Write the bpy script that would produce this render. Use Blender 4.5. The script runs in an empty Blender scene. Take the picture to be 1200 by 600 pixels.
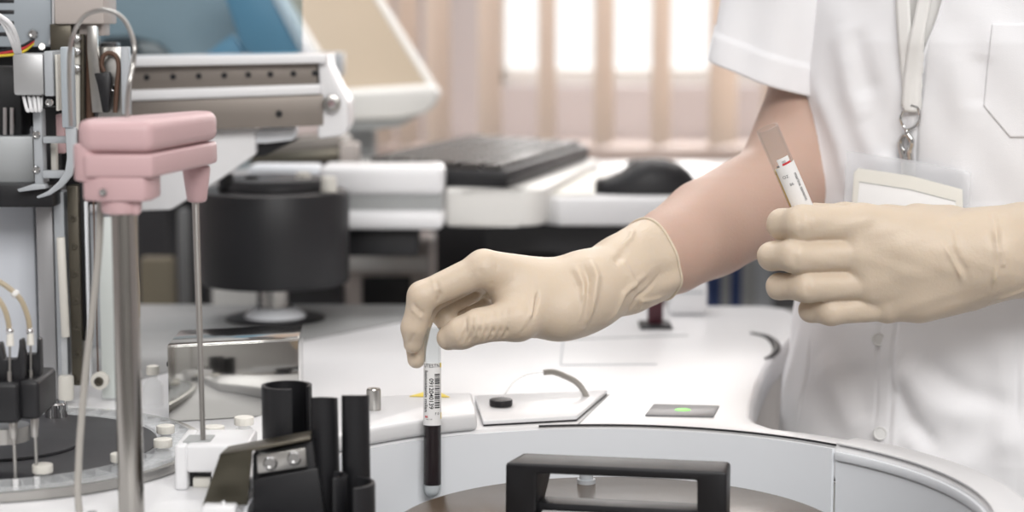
import bpy, bmesh, math, random
import numpy as np
from mathutils import Vector, Matrix
from mathutils.bvhtree import BVHTree
random.seed(4)
PI = math.pi
scene = bpy.context.scene
COL = scene.collection
V = Vector

# ------------------------------------------------------------------ camera model
FPX = 70 / 36 * 1200
TH = math.radians(7.0)
CAM = V((0, -1.4, 1.2235))
FWD = V((0, math.cos(TH), -math.sin(TH)))
UPV = V((0, math.sin(TH), math.cos(TH)))
ZT = 0.92                      # height of the analyser's top surface
def ray(px, py): return FWD + V((1, 0, 0)) * ((px - 600) / FPX) + UPV * ((300 - py) / FPX)
def at(px, py, Y):             # point of the vertical plane Y seen there
    r = ray(px, py); return CAM + r * ((Y - CAM.y) / r.y)
def onz(px, py, z=ZT):         # point of the level plane z seen there
    r = ray(px, py); return CAM + r * ((z - CAM.z) / r.z)
def pix(p):
    v = V(p) - CAM; d = v.dot(FWD)
    return 600 + FPX * v.x / d, 300 - FPX * v.dot(UPV) / d
def mm(px, Y):                 # length of px pixels at plane Y
    return px / FPX * (Y - CAM.y)

# ------------------------------------------------------------------ materials
MATS = {}
def mat(name, col, rough=0.5, metal=0.0, bump=0.0, bscale=200.0, var=0.0, vscale=20.0, coat=0.0, sss=0.0,
        sss_col=None, trans=0.0, ior=1.45, alpha=1.0, spec=0.5, emit=None, estr=0.0, stretch=None, sheen=0.0, rvar=0.0, transl=0.0, clear=0.0):
    if name in MATS: return MATS[name]
    m = bpy.data.materials.new(name); m.use_nodes = True
    nt = m.node_tree; b = nt.nodes['Principled BSDF']
    def s(k, v):
        if k in b.inputs: b.inputs[k].default_value = v
    c = tuple(col) + (1,)
    s('Base Color', c); s('Roughness', rough); s('Metallic', metal); s('IOR', ior); s('Alpha', alpha)
    s('Specular IOR Level', spec); s('Coat Weight', coat); s('Transmission Weight', trans); s('Sheen Weight', sheen)
    if sss:
        s('Subsurface Weight', sss); s('Subsurface Radius', sss_col or (1, .4, .2)); s('Subsurface Scale', 0.006)
    if emit: s('Emission Color', tuple(emit) + (1,)); s('Emission Strength', estr)
    tc = nt.nodes.new('ShaderNodeTexCoord'); src = tc.outputs['Object']
    if stretch:
        mp = nt.nodes.new('ShaderNodeMapping'); mp.inputs['Scale'].default_value = stretch
        nt.links.new(src, mp.inputs['Vector']); src = mp.outputs['Vector']
    if var or rvar:
        n = nt.nodes.new('ShaderNodeTexNoise'); n.inputs['Scale'].default_value = vscale; n.inputs['Detail'].default_value = 4
        nt.links.new(src, n.inputs['Vector'])
        if var:
            r = nt.nodes.new('ShaderNodeMapRange'); r.inputs['To Min'].default_value = 1 - var; r.inputs['To Max'].default_value = 1 + var
            nt.links.new(n.outputs['Fac'], r.inputs['Value'])
            mx = nt.nodes.new('ShaderNodeVectorMath'); mx.operation = 'SCALE'; mx.inputs[0].default_value = col
            nt.links.new(r.outputs['Result'], mx.inputs['Scale']); nt.links.new(mx.outputs['Vector'], b.inputs['Base Color'])
        if rvar:
            r = nt.nodes.new('ShaderNodeMapRange'); r.inputs['To Min'].default_value = rough - rvar; r.inputs['To Max'].default_value = rough + rvar
            nt.links.new(n.outputs['Fac'], r.inputs['Value']); nt.links.new(r.outputs['Result'], b.inputs['Roughness'])
    if bump:
        n = nt.nodes.new('ShaderNodeTexNoise'); n.inputs['Scale'].default_value = bscale; n.inputs['Detail'].default_value = 3
        nt.links.new(src, n.inputs['Vector'])
        bp = nt.nodes.new('ShaderNodeBump'); bp.inputs['Strength'].default_value = bump; bp.inputs['Distance'].default_value = 0.001
        nt.links.new(n.outputs['Fac'], bp.inputs['Height']); nt.links.new(bp.outputs['Normal'], b.inputs['Normal'])
    if transl:
        t = nt.nodes.new('ShaderNodeBsdfTranslucent'); t.inputs['Color'].default_value = c
        mix = nt.nodes.new('ShaderNodeMixShader'); mix.inputs[0].default_value = transl; out = nt.nodes['Material Output']
        nt.links.new(b.outputs[0], mix.inputs[1]); nt.links.new(t.outputs[0], mix.inputs[2]); nt.links.new(mix.outputs[0], out.inputs['Surface'])
    if clear:                                              # see-through tinted sheet with its own gloss
        t = nt.nodes.new('ShaderNodeBsdfTransparent'); t.inputs['Color'].default_value = c
        lw = nt.nodes.new('ShaderNodeLayerWeight'); lw.inputs['Blend'].default_value = .35
        pw = nt.nodes.new('ShaderNodeMath'); pw.operation = 'POWER'; pw.inputs[1].default_value = 3.0
        mu = nt.nodes.new('ShaderNodeMath'); mu.operation = 'MULTIPLY_ADD'; mu.inputs[1].default_value = -.5; mu.inputs[2].default_value = clear
        nt.links.new(lw.outputs['Facing'], pw.inputs[0]); nt.links.new(pw.outputs[0], mu.inputs[0])
        s('Base Color', tuple(k * .3 for k in col) + (1,))
        mix = nt.nodes.new('ShaderNodeMixShader'); nt.links.new(mu.outputs[0], mix.inputs[0]); out = nt.nodes['Material Output']
        nt.links.new(b.outputs[0], mix.inputs[1]); nt.links.new(t.outputs[0], mix.inputs[2]); nt.links.new(mix.outputs[0], out.inputs['Surface'])
    MATS[name] = m
    return m

WHITE = mat('white_plastic', (.79, .79, .80), .32, bump=.05, bscale=900, var=.015, vscale=9)
WARMW = mat('warm_white_plastic', (.76, .75, .72), .4, bump=.05, bscale=700, var=.02, vscale=9)
LINER = mat('pale_blue_white_enamel', (.84, .865, .90), .38, var=.02, vscale=6)
GREYP = mat('grey_plastic', (.36, .37, .37), .45, var=.04, vscale=30)
LGREY = mat('light_grey_paint', (.44, .465, .49), .42, var=.03, vscale=20)
PALEG = mat('pale_grey_panel', (.68, .71, .76), .45, var=.03, vscale=10)
BLACK = mat('black_plastic', (.012, .012, .014), .42, bump=.12, bscale=1400, rvar=.06, vscale=60)
DARK = mat('dark_grey_plastic', (.028, .028, .031), .45, bump=.1, bscale=700)
DISC = mat('charcoal_disc', (.022, .022, .026), .5, bump=.06, bscale=900, rvar=.05, vscale=30)
LIDM = mat('smoky_brown_lid', (.115, .082, .055), .2, rvar=.07, vscale=25, var=.12)
STEEL = mat('brushed_steel', (.42, .405, .38), .19, 1, stretch=(1, 1, .03), rvar=.1, vscale=400, var=.08)
STEELH = mat('satin_steel', (.47, .46, .44), .3, 1, rvar=.08, vscale=50, var=.05)
CHROME = mat('chrome', (.66, .66, .66), .09, 1, rvar=.03, vscale=40)
MIRROR = mat('polished_steel', (.56, .555, .53), .10, 1, rvar=.04, vscale=8, bump=.02, bscale=14)
DSTEEL = mat('dark_oiled_steel', (.12, .108, .085), .36, .7, rvar=.08, vscale=30, var=.15)
RAILM = mat('brown_grey_rail', (.25, .22, .195), .42, .35, var=.06, vscale=12)
PINK = mat('pink_plastic', (.60, .405, .415), .42, bump=.06, bscale=800, var=.02, vscale=14)
BROWN = mat('brown_belt', (.11, .06, .04), .6, bump=.2, bscale=500)
BEIGE = mat('beige_paint', (.50, .45, .42), .5, var=.03, vscale=14)
CREAM = mat('cream_plastic', (.74, .72, .66), .45, var=.03, vscale=40)
TAN = mat('tan_tubing', (.62, .52, .36), .3, trans=.45, var=.05, vscale=60)
HOSE = mat('grey_hose', (.40, .38, .35), .38, var=.05, vscale=60)
YELLOW = mat('yellow_sticker', (.85, .66, .06), .5, var=.03, vscale=50)
RED = mat('red_ink', (.62, .05, .06), .5, var=.03)
INK = mat('black_ink', (.012, .012, .014), .6, var=.03)
PAPER = mat('label_paper', (.86, .855, .85), .55, bump=.05, bscale=900, var=.015, vscale=60)
BLUEP = mat('blue_panel', (.18, .39, .54), .4, var=.03, vscale=6)
SCREEN = mat('beige_screen', (.44, .365, .275), .3, var=.10, vscale=3.5)
GLASS = mat('clear_glass', (1, 1, 1), .02, trans=1, ior=1.45, rvar=.01)
CLEARP = mat('clear_acrylic', (.90, .92, .93), .05, alpha=.24, rvar=.04, vscale=60)
TINT = mat('tinted_acrylic', (.68, .76, .80), .05, rvar=.02, clear=.95)
BLOOD = mat('dark_blood', (.010, .003, .005), .12, rvar=.02)
TUBEG = mat('tube_glass', (.97, .98, .98), .04, rvar=.01, clear=.94)
SERUM = mat('yellow_serum', (.78, .57, .17), .1, trans=.25, rvar=.02)
GLOVE = mat('latex_glove', (.66, .55, .43), .46, bump=.22, bscale=420, var=.025, vscale=24, sss=.25, sss_col=(1, .7, .4))
SKIN = mat('skin', (.53, .365, .295), .48, bump=.18, bscale=600, var=.05, vscale=22, sss=.3, sss_col=(1, .35, .2))
COAT = mat('white_coat_cotton', (.88, .88, .90), .85, bump=.25, bscale=1500, var=.012, vscale=30, sheen=.1)
SHIRT = mat('offwhite_jersey', (.80, .79, .77), .85, bump=.2, bscale=1200, var=.02)
RIBBON = mat('white_ribbon', (.82, .81, .79), .6, bump=.25, bscale=1500, var=.02)
BLIND = mat('peach_blind_fabric', (.88, .80, .73), .85, bump=.15, bscale=400, var=.02, vscale=9, transl=.5)
WALLM = mat('pale_lilac_wall', (.70, .655, .66), .8, bump=.1, bscale=90, var=.02, vscale=4)
FLOORM = mat('grey_vinyl_floor', (.30, .30, .30), .5, var=.08, vscale=12)
SILLM = mat('pinkish_sill', (.72, .62, .58), .55, var=.04, vscale=8)
NAVY = mat('navy_binder', (.035, .06, .17), .5, var=.05, vscale=20)
GBIND = mat('grey_binder', (.36, .37, .37), .5, var=.05, vscale=20)
DBIND = mat('dark_binder', (.12, .12, .125), .5, var=.05, vscale=20)
MAROON = mat('maroon_plastic', (.06, .012, .02), .4, var=.05)
OLIVE = mat('olive_tan_board', (.22, .19, .135), .6, var=.06, vscale=9)
GREEN = mat('green_indicator', (.2, .75, .12), .4, emit=(.32, 1, .2), estr=.8, var=.02)
TROUS = mat('white_trousers', (.75, .75, .78), .85, bump=.2, bscale=900, var=.02)
SHOE = mat('white_clog', (.7, .7, .7), .5, var=.03)

# ------------------------------------------------------------------ mesh builder
class MB:
    def __init__(self): self.bm = bmesh.new()
    def _add(self, t):
        me = bpy.data.meshes.new('t'); t.to_mesh(me); t.free(); self.bm.from_mesh(me); bpy.data.meshes.remove(me); return self
    def box(self, lo, hi, bev=0.0, seg=2, rot=None):
        lo, hi = V(lo), V(hi); t = bmesh.new(); bmesh.ops.create_cube(t, size=1)
        c = (lo + hi) / 2; s = hi - lo
        for v in t.verts: v.co = V((v.co.x * s.x, v.co.y * s.y, v.co.z * s.z))
        if bev: bmesh.ops.bevel(t, geom=t.edges[:], offset=min(bev, min(abs(s.x), abs(s.y), abs(s.z)) * .49), segments=seg, profile=.5, affect='EDGES')
        if rot is not None:
            for v in t.verts: v.co = rot @ v.co
        for v in t.verts: v.co += c
        return self._add(t)
    def rect(self, x0, y0, x1, y1, Y, dY, bev=0.0, seg=2):        # front elevation given at plane Y, dY deep
        p, q = at(x0, y0, Y), at(x1, y1, Y)
        return self.box((p.x, Y, q.z), (q.x, Y + dY, p.z), bev, seg)
    def cyl(self, a, b, r0, r1=None, seg=32, bev=0.0):
        a, b = V(a), V(b); r1 = r0 if r1 is None else r1
        d = b - a; t = bmesh.new()
        bmesh.ops.create_cone(t, cap_ends=True, segments=seg, radius1=r0, radius2=r1, depth=d.length)
        if bev:
            es = [e for e in t.edges if len(e.link_faces) == 2 and any(len(f.verts) > 4 for f in e.link_faces)]
            bmesh.ops.bevel(t, geom=es, offset=bev, segments=2, profile=.5, affect='EDGES')
        q = V((0, 0, 1)).rotation_difference(d.normalized())
        for v in t.verts: v.co = q @ v.co + (a + b) / 2
        return self._add(t)
    def sphere(self, c, r, sc=(1, 1, 1), seg=24, rot=None):
        t = bmesh.new(); bmesh.ops.create_uvsphere(t, u_segments=seg, v_segments=seg // 2, radius=r)
        for v in t.verts:
            w = V((v.co.x * sc[0], v.co.y * sc[1], v.co.z * sc[2]))
            v.co = (rot @ w if rot is not None else w) + V(c)
        return self._add(t)
    def tube(self, pts, r, seg=12, sub=6):
        pts = [V(p) for p in pts]
        if sub > 1 and len(pts) > 2:                       # Catmull-Rom through the points
            P = [pts[0] * 2 - pts[1]] + pts + [pts[-1] * 2 - pts[-2]]; out = []
            for i in range(1, len(P) - 2):
                for k in range(sub):
                    u = k / sub; a, b, c, d = P[i - 1:i + 3]
                    out.append(.5 * ((2 * b) + (c - a) * u + (2 * a - 5 * b + 4 * c - d) * u * u + (3 * b - a - 3 * c + d) * u ** 3))
            out.append(pts[-1]); pts = out
        t = bmesh.new(); rings = []; n = None
        for i, p in enumerate(pts):
            d = (pts[min(i + 1, len(pts) - 1)] - pts[max(i - 1, 0)]).normalized()
            if n is None: n = d.orthogonal().normalized()
            n = (n - d * n.dot(d)).normalized(); bnm = d.cross(n)
            rr = r(i / (len(pts) - 1)) if callable(r) else r
            rings.append([t.verts.new(p + (n * math.cos(2 * PI * k / seg) + bnm * math.sin(2 * PI * k / seg)) * rr) for k in range(seg)])
        for a, b in zip(rings, rings[1:]):
            for k in range(seg): t.faces.new((a[k], a[(k + 1) % seg], b[(k + 1) % seg], b[k]))
        t.faces.new(rings[0][::-1]); t.faces.new(rings[-1])
        return self._add(t)
    def prism(self, poly, ext, bev=0.0, seg=2, holes=()):   # polygon (list of 3-D points) swept along ext
        t = bmesh.new(); ext = V(ext); edges = []
        for loop in [poly] + list(holes):
            vs = [t.verts.new(V(p)) for p in loop]
            edges += [t.edges.new((vs[i], vs[(i + 1) % len(vs)])) for i in range(len(vs))]
        if holes: bmesh.ops.triangle_fill(t, use_beauty=True, use_dissolve=False, edges=edges)
        else: t.faces.new(t.verts[:])
        r = bmesh.ops.extrude_face_region(t, geom=t.faces[:])
        for v in [g for g in r['geom'] if isinstance(g, bmesh.types.BMVert)]: v.co += ext
        bmesh.ops.recalc_face_normals(t, faces=t.faces[:])
        if bev:
            es = [e for e in t.edges if len(e.link_faces) == 2 and e.calc_face_angle(0) > .5]
            bmesh.ops.bevel(t, geom=es, offset=bev, segments=seg, profile=.5, affect='EDGES')
        return self._add(t)
    def pprism(self, pts, Y, dY, bev=0.0, seg=2):           # front outline in the plane Y, dY deep
        return self.prism([at(x, y, Y) for x, y in pts], (0, dY, 0), bev, seg)
    def lathe(self, c, prof, seg=48, a0=0.0, a1=2 * PI):    # profile [(r, z)...] turned about the upright through c
        t = bmesh.new(); full = abs(a1 - a0) > 2 * PI - 1e-6; n = seg if full else seg + 1; rings = []
        for k in range(n):
            a = a0 + (a1 - a0) * k / seg
            rings.append([t.verts.new(V(c) + V((r * math.cos(a), r * math.sin(a), z))) for r, z in prof])
        m = len(prof)
        for k in range(seg):
            A, B = rings[k], rings[(k + 1) % n]
            for i in range(m):
                if i == m - 1 and not full: pass
                j = (i + 1) % m
                try: t.faces.new((A[i], B[i], B[j], A[j]))
                except ValueError: pass
        if not full: t.faces.new(rings[0]); t.faces.new(rings[-1][::-1])
        bmesh.ops.remove_doubles(t, verts=t.verts[:], dist=1e-7)
        bmesh.ops.recalc_face_normals(t, faces=t.faces[:])
        return self._add(t)
    def raw(self, vs, fs):
        t = bmesh.new(); vv = [t.verts.new(V(v)) for v in vs]
        for f in fs:
            try: t.faces.new([vv[i] for i in f])
            except ValueError: pass
        return self._add(t)
    def build(self, name, m, parent=None, angle=35, smooth=True):
        me = bpy.data.meshes.new(name); off = V((0, 0, 0)); p = parent
        while p is not None: off += p.location; p = p.parent
        for v in self.bm.verts: v.co -= off
        bmesh.ops.recalc_face_normals(self.bm, faces=self.bm.faces[:]) if False else None
        self.bm.to_mesh(me); self.bm.free()
        me.materials.append(m)
        if smooth:
            for p in me.polygons: p.use_smooth = True
            me.set_sharp_from_angle(angle=math.radians(angle))
        o = bpy.data.objects.new(name, me); COL.objects.link(o); o.parent = parent
        return o

def thing(name, label, cat, loc=(0, 0, 0), group=None):
    o = bpy.data.objects.new(name, None); COL.objects.link(o); o.location = loc; o.empty_display_size = .02
    return tag(o, label, cat, group)
def tag(o, label, cat, group=None):
    o['label'] = label; o['category'] = cat
    if group: o['group'] = group
    return o
def struct(o): o['kind'] = 'structure'; return o
def lab(o, text): o['label'] = text; return o
def copy_thing(root, loc, label):
    c = root.copy(); COL.objects.link(c); c.location = loc; c['label'] = label
    for ch in root.children:
        d = ch.copy(); COL.objects.link(d); d.parent = c
        for g in ch.children:
            e = g.copy(); COL.objects.link(e); e.parent = d
    return c
def circ(cx, cy, r, z, n=96, a0=0.0, a1=2 * PI, end=False):
    return [V((cx + r * math.cos(a0 + (a1 - a0) * k / n), cy + r * math.sin(a0 + (a1 - a0) * k / n), z)) for k in range(n + (1 if end else 0))]
def screw(name, c, d, r, parent, m=None):                  # socket-head screw facing d
    h = r * .7; b = MB()
    b.lathe((0, 0, 0), [(0, h * .35), (r * .45, h * .35), (r * .5, h), (r * .8, h), (r, h * .6), (r, -h * .3), (0, -h * .3)], 16)
    q = V((0, 0, 1)).rotation_difference(V(d).normalized())
    for v in b.bm.verts: v.co = q @ v.co + V(c)
    return b.build(name, m or CHROME, parent)
# ================================================================== THE ROOM
def sbox(name, lo, hi, m, bev=0.0, parent=None):
    b = MB(); b.box(lo, hi, bev); o = b.build(name, m, parent)
    return struct(o) if parent is None else o
YW = 2.6
sbox('floor', (-2.6, -2.6, -.1), (2.6, YW + .2, 0), FLOORM)
sbox('ceiling', (-2.7, -2.7, 2.9), (2.7, YW + .2, 3.0), mat('white_ceiling', (.8, .8, .79), .8, var=.02, vscale=3))
sbox('wall_front', (-2.6, -2.7, 0), (2.6, -2.6, 2.9), mat('grey_front_wall', (.62, .62, .61), .7, var=.03, vscale=3))
sbox('wall_left', (-2.7, -2.6, 0), (-2.6, YW + .2, 2.9), WALLM)
sbox('wall_right', (2.6, -2.6, 0), (2.7, YW + .2, 2.9), WALLM)
# back wall with the window opening
wl, wr = at(573, 100, YW).x, at(1010, 100, YW).x
wz = at(600, 101, YW).z; wt = 2.35
b = MB()
b.box((-2.6, YW, 0), (wl, YW + .2, 2.9)).box((wr, YW, 0), (2.6, YW + .2, 2.9))
b.box((wl, YW, 0), (wr, YW + .2, wz)).box((wl, YW, wt), (wr, YW + .2, 2.9))
struct(b.build('wall_back', WALLM))
win = struct(thing('window_1', '', '', (wl, YW, wz)))
for k in ('label', 'category'): del win[k]
b = MB(); fw = .035
b.box((wl, YW + .08, wz), (wr, YW + .13, wz + fw), .004).box((wl, YW + .08, wt - fw), (wr, YW + .13, wt), .004)
b.box((wl, YW + .08, wz), (wl + fw, YW + .13, wt), .004).box((wr - fw, YW + .08, wz), (wr, YW + .13, wt), .004)
b.build('window_frame', WARMW, win)
b = MB(); b.box((wl + fw, YW + .10, wz + fw), (wr - fw, YW + .104, wt - fw)); b.build('window_pane', mat('window_glass', (.95, .97, .97), .03, alpha=.06, rvar=.01), win)
sbox('trim_1', (-2.6, YW - .22, at(600, 172, YW - .22).z - .04), (2.6, YW, at(600, 172, YW - .22).z), SILLM, .006)      # ledge under the window
# vertical blind: head rail and hanging slats
YB = 2.2
bl = thing('vertical_blind', 'peach vertical slat blind hanging in front of the bright window', 'blind', (.2, YB, 0))
b = MB(); b.box((-1.2, YB - .03, 2.45), (1.4, YB + .03, 2.5), .004); b.build('head_rail', WARMW, bl)
z0 = at(600, 171, YB).z
SL = [(416, 26, 1), (446, 22, 1), (478, 20, 1), (513, 26, 1), (574, 26, 0), (641, 22, 0), (708, 27, 0), (775, 28, 0), (848, 40, 0), (906, 34, 0), (968, 30, 0), (1035, 30, 0), (1100, 30, 0), (1165, 30, 0)]
for px, w, k in SL:
    c = at(px, 60, YB).x; hw = .0635; s = min(1, mm(w, YB) / (2 * hw)); ang = math.acos(s)
    u = V((math.cos(ang), math.sin(ang), 0)); n = V((-math.sin(ang), math.cos(ang), 0)); b = MB(); vs = []; fs = []
    for i in range(9):                                      # a slightly bowed slat
        t = i / 8 * 2 - 1; bow = .006 * (1 - t * t)
        for zz in (z0, 2.46):
            for sgn in (-.0006, .0006): p = V((c, YB, 0)) + u * hw * t + n * (bow + sgn); vs.append((p.x, p.y, zz))
    for i in range(8):
        a = 4 * i; q = 4 * (i + 1)
        fs += [(a, q, q + 2, a + 2), (a + 1, a + 3, q + 3, q + 1), (a + 2, q + 2, q + 3, a + 3), (a, a + 1, q + 1, q)]
    fs += [(0, 2, 3, 1), (32, 33, 35, 34)]
    b.raw(vs, fs); b.build('slat', BLIND, bl)
    if 0: pass

# ================================================================== DESK, KEYBOARD, MOUSE
dz = 1.03
dk = thing('computer_desk', 'white computer shelf behind the gloved hand carrying keyboard and mouse', 'desk', (.3, .9, 0))
b = MB()
Y0 = .74
p0 = at(655, 232, Y0); p1 = at(655, 265, Y0); dz = p0.z
b.prism([(at(655, 232, Y0).x, Y0, p1.z), (1.1, Y0, p1.z), (1.1, 1.28, p1.z), (-.48, 1.28, p1.z), (-.48, 1.2, p1.z), (-.05, .86, p1.z)], (0, 0, p0.z - p1.z), .004)
b.build('desktop', WHITE, dk)
for x, y in ((1.0, .85), (1.0, 1.22), (-.43, 1.235), (.03, .95)):
    b = MB(); b.box((x - .025, y - .025, 0), (x + .025, y + .025, p1.z + .002), .003); b.build('leg', DARK, dk)
b = MB(); b.box((-.40, 1.245, .945), (.98, 1.262, p1.z + .002)); b.build('modesty_panel', DARK, dk)
b = MB(); b.box((-.03, .80, p1.z - .035), (1.05, .83, p1.z + .002)); b.build('front_rail', DARK, dk)
# raised keyboard console, rounded at its right front corner
ct = at(560, 222, .70).z; cb = at(560, 265, .70).z
kA, kB = V((at(592, 222, .70).x, .70, 0)), V((at(690, 184, 1.12).x, 1.12, 0))
u = (kB - kA).normalized()
b = MB()
out = [V((at(522, 250, .695).x, .695, cb)), V((at(625, 250, .70).x - .012, .695, cb))]
for k in range(7):
    a = -PI / 2 + k / 6 * (PI / 2 - .2); out.append(V((at(640, 250, .72).x - .03 + .03 * math.cos(a), .725 + .03 * math.sin(a), cb)))
out += [V((kB.x + .014, kB.y + .02, cb)), V((kB.x - .30, kB.y + .06, cb)), V((-.22, 1.0, cb)), V((at(522, 250, .695).x, .73, cb))]
b.prism(out, (0, 0, ct - cb), .004); b.build('keyboard_console', WARMW, dk)
fb = thing('front_housing_block', 'white rounded block with a grey groove left of the keyboard', 'equipment cover', (at(446, 232, .62).x, .62, cb))
b = MB(); b.rect(373, 195, 520, 229, .62, .07, .008, 4).rect(373, 247, 520, 270, .62, .07, .008, 4); b.build('shell', WHITE, fb)
b = MB(); b.rect(375, 226, 518, 250, .628, .06); b.build('groove_band', GREYP, fb)
b = MB(); b.rect(290, 195, 374, 224, .66, .05, .004); b.build('side_arm', LINER, fb)
b = MB(); b.rect(400, 268, 490, 300, .65, .05, .002); b.build('bracket', BLACK, fb)

kb = thing('keyboard', 'black computer keyboard on the white console behind the hand', 'keyboard', (kA.x, kA.y, ct))
W = .17; n = V((-u.y, u.x, 0)); up = V((0, 0, 1)); base = kA + V((0, 0, ct)) + u * .012
b = MB(); L = (kB - kA).length - .01
zz = lambda t: .0225 + .004 * t
q = lambda a, c, z: base + u * a + n * c + up * z
b.prism([q(0, 0, 0), q(L, 0, 0), q(L, W, 0), q(0, W, 0)], (0, 0, .019), .003); b.build('body', BLACK, kb)
b = MB()
rows = 6; cols = 17; pu = (L - .012) / cols; pv = (W - .02) / rows
for i in range(cols):
    for j in range(rows):
        if j == 0 and 4 <= i <= 8:
            continue
        c0 = q(.006 + pu * (i + .08), .008 + pv * (j + .08), .0185); 
        h = .006 + .0012 * j
        P = [c0, c0 + u * pu * .84, c0 + u * pu * .84 + n * pv * .84, c0 + n * pv * .84]
        b.prism(P, (0, 0, h), .0012, 1)
c0 = q(.006 + pu * 4.1, .008 + pv * .08, .0185)
b.prism([c0, c0 + u * pu * 4.8, c0 + u * pu * 4.8 + n * pv * .84, c0 + n * pv * .84], (0, 0, .006), .0012, 1)
o = b.build('keys', mat('key_plastic', (.05, .045, .042), .38, bump=.08, bscale=900, var=.05), kb)
ms = thing('computer_mouse', 'black computer mouse on the white desk beside the keyboard', 'mouse', tuple(onz(760, 228, dz)))
mY = .80
mc = at(757, 229, mY); mc.z = dz = dz + .0004
# a lofted mouse body, nose to the left
vs = []; fs = []; N = 24; LM = mm(120, mY); HM = mm(41, mY)
prof = [(0, .30, .30), (.02, .52, .38), (.10, .72, .43), (.25, .86, .62), (.38, .94, .92), (.52, 1, 1.0), (.68, 1.0, .98), (.82, .92, .84), (.92, .76, .62), (.98, .5, .38), (1, .3, .25)]
for t, wv, hv in prof:
    for k in range(N):
        a = 2 * PI * k / N; x = mc.x + (t - .5) * LM; sy = math.copysign(abs(math.cos(a)) ** .7, math.cos(a)) * .031 * wv
        sz = math.sin(a); sz = (sz ** .8 if sz > 0 else 0)
        vs.append((x, mc.y + sy, dz + HM * hv * sz + (.0 if sz > 0 else 0)))
for i in range(len(prof) - 1):
    for k in range(N): fs.append((i * N + k, (i + 1) * N + k, (i + 1) * N + (k + 1) % N, i * N + (k + 1) % N))
fs += [tuple(range(N))[::-1], tuple((len(prof) - 1) * N + k for k in range(N))]
b = MB(); b.raw([tuple(V(v)) for v in vs], fs); bmesh.ops.recalc_face_normals(b.bm, faces=b.bm.faces[:]); b.build('shell', BLACK, ms, 60)
b = MB(); b.sphere((mc.x - LM * .02, mc.y, dz + HM * .86), .009, (2.2, .3, .5)); b.build('scroll_wheel', GREYP, ms)
b = MB(); b.prism([onz(697, 226, dz) + V((0, 0, .0)), mc + V((-.03, -.02, 0)), mc + V((-.03, .02, 0)), onz(700, 221, dz)], (0, 0, HM * .36), .002); b.build('button', GREYP, ms)
sh = thing('paper_sheet', 'cream paper lying on the desk between keyboard and mouse', 'paper', tuple(onz(672, 222, dz)))
b = MB(); P = [onz(640, 229, dz), onz(697, 229, dz), onz(712, 205, dz), onz(668, 200, dz)]
b.prism([p + V((0, 0, .0003)) for p in P], (0, 0, .002)); b.build('sheet', CREAM, sh)

# ------------------------------------------------------------------ things below and behind the desk
def cabinet(name, label, x0, y0, x1, y1, Y, dY, m, cat, opening=None, om=None):
    p = at((x0 + x1) / 2, y1, Y); t = thing(name, label, cat, (p.x, Y, 0))
    a, c = at(x0, y0, Y), at(x1, y1, Y)
    b = MB(); b.box((a.x, Y, 0), (c.x, Y + dY, a.z), .004); b.build('body', m, t)
    if opening:
        b = MB(); b.rect(*opening, Y - .004, .006, .001); b.build('door', om, t)
    return t
cabinet('storage_cabinet', 'beige cabinet with dark front behind the gloved fingers', 405, 303, 500, 400, 1.00, .3, BEIGE, 'cabinet', (424, 324, 482, 372), BLACK)
t = bpy.data.objects['storage_cabinet']; b = MB(); b.rect(404, 302, 501, 318, .992, .012, .002); lab(b.build('top_board', WARMW, t), 'white top board')
lab([c for c in t.children if c.name.startswith('door')][0], 'black front panel')
cabinet('low_equipment_box', 'low white box standing behind the black drum', 248, 337, 402, 420, 1.06, .2, WARMW, 'box')
cabinet('tall_cabinet', 'dark cabinet standing behind the pink pipetting head', 150, 225, 410, 305, 1.78, .3, DARK, 'cabinet', (212, 250, 300, 300), BLACK)
cabinet('olive_board', 'olive tan board standing left of the black drum', 163, 303, 204, 400, 1.10, .03, OLIVE, 'board')
pl = thing('grey_post', 'thin grey post left of the black drum', 'post', (at(214, 330, .95).x, .95, 0))
b = MB(); a = at(207, 245, .95); c = at(222, 372, .95); b.box((a.x, .95, 0), (c.x, .97, a.z), .004); b.build('upright', mat('dim_grey', (.16, .16, .16), .5, var=.04), pl)
b = MB(); b.box((a.x - .03, .92, 0), (c.x + .03, 1.0, .012), .004); b.build('foot', GREYP, pl)
cabinet('dark_backdrop', 'long dark sideboard added behind the white computer shelf', 404, 205, 742, 400, 1.62, .14, DARK, 'backdrop', (440, 215, 590, 330), BLACK)  # dark box added so the space below the desk stays dark
# binders on a low cupboard at the right
YC2 = 1.45; cz = at(860, 364, YC2).z
cp = thing('low_cupboard', 'pale low cupboard under the row of binders', 'cupboard', (.45, 1.5, 0))
b = MB(); b.box((.26, YC2 - .02, 0), (.72, YC2 + .14, cz), .004); b.build('body', WARMW, cp)
b = MB(); b.box((.28, YC2 - .028, .05), (.70, YC2 - .018, cz - .03), .002); b.build('door', WHITE, cp)
bind = [(829, 845, NAVY, 'navy binder at the left end of the binder row'), (845, 856, GBIND, 'narrow grey binder between the two navy binders'),
        (856, 869, NAVY, 'navy binder between two grey binders'), (869, 886, GBIND, 'grey binder right of the second navy binder'),
        (886, 906, LGREY, 'pale grey binder in the middle of the binder row'), (906, 924, DBIND, 'charcoal binder beside the pale grey binder'), (924, 948, DBIND, 'charcoal binder nearest the white coat')]
for x0, x1, m, l in bind:
    a, c = at(x0 + .6, 290, YC2), at(x1 - .6, 364, YC2)
    t = thing('binder', l, 'binder', ((a.x + c.x) / 2, YC2, cz), 'binders in a row under the forearm')
    b = MB(); b.box((a.x, YC2, cz), (c.x, YC2 + .13, cz + .18), .002); b.build('cover', m, t)
    b = MB(); b.box((a.x + .002, YC2 - .002, cz + .11), (c.x - .002, YC2 + .001, cz + .15)); b.build('spine_label', PAPER, t)
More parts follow.
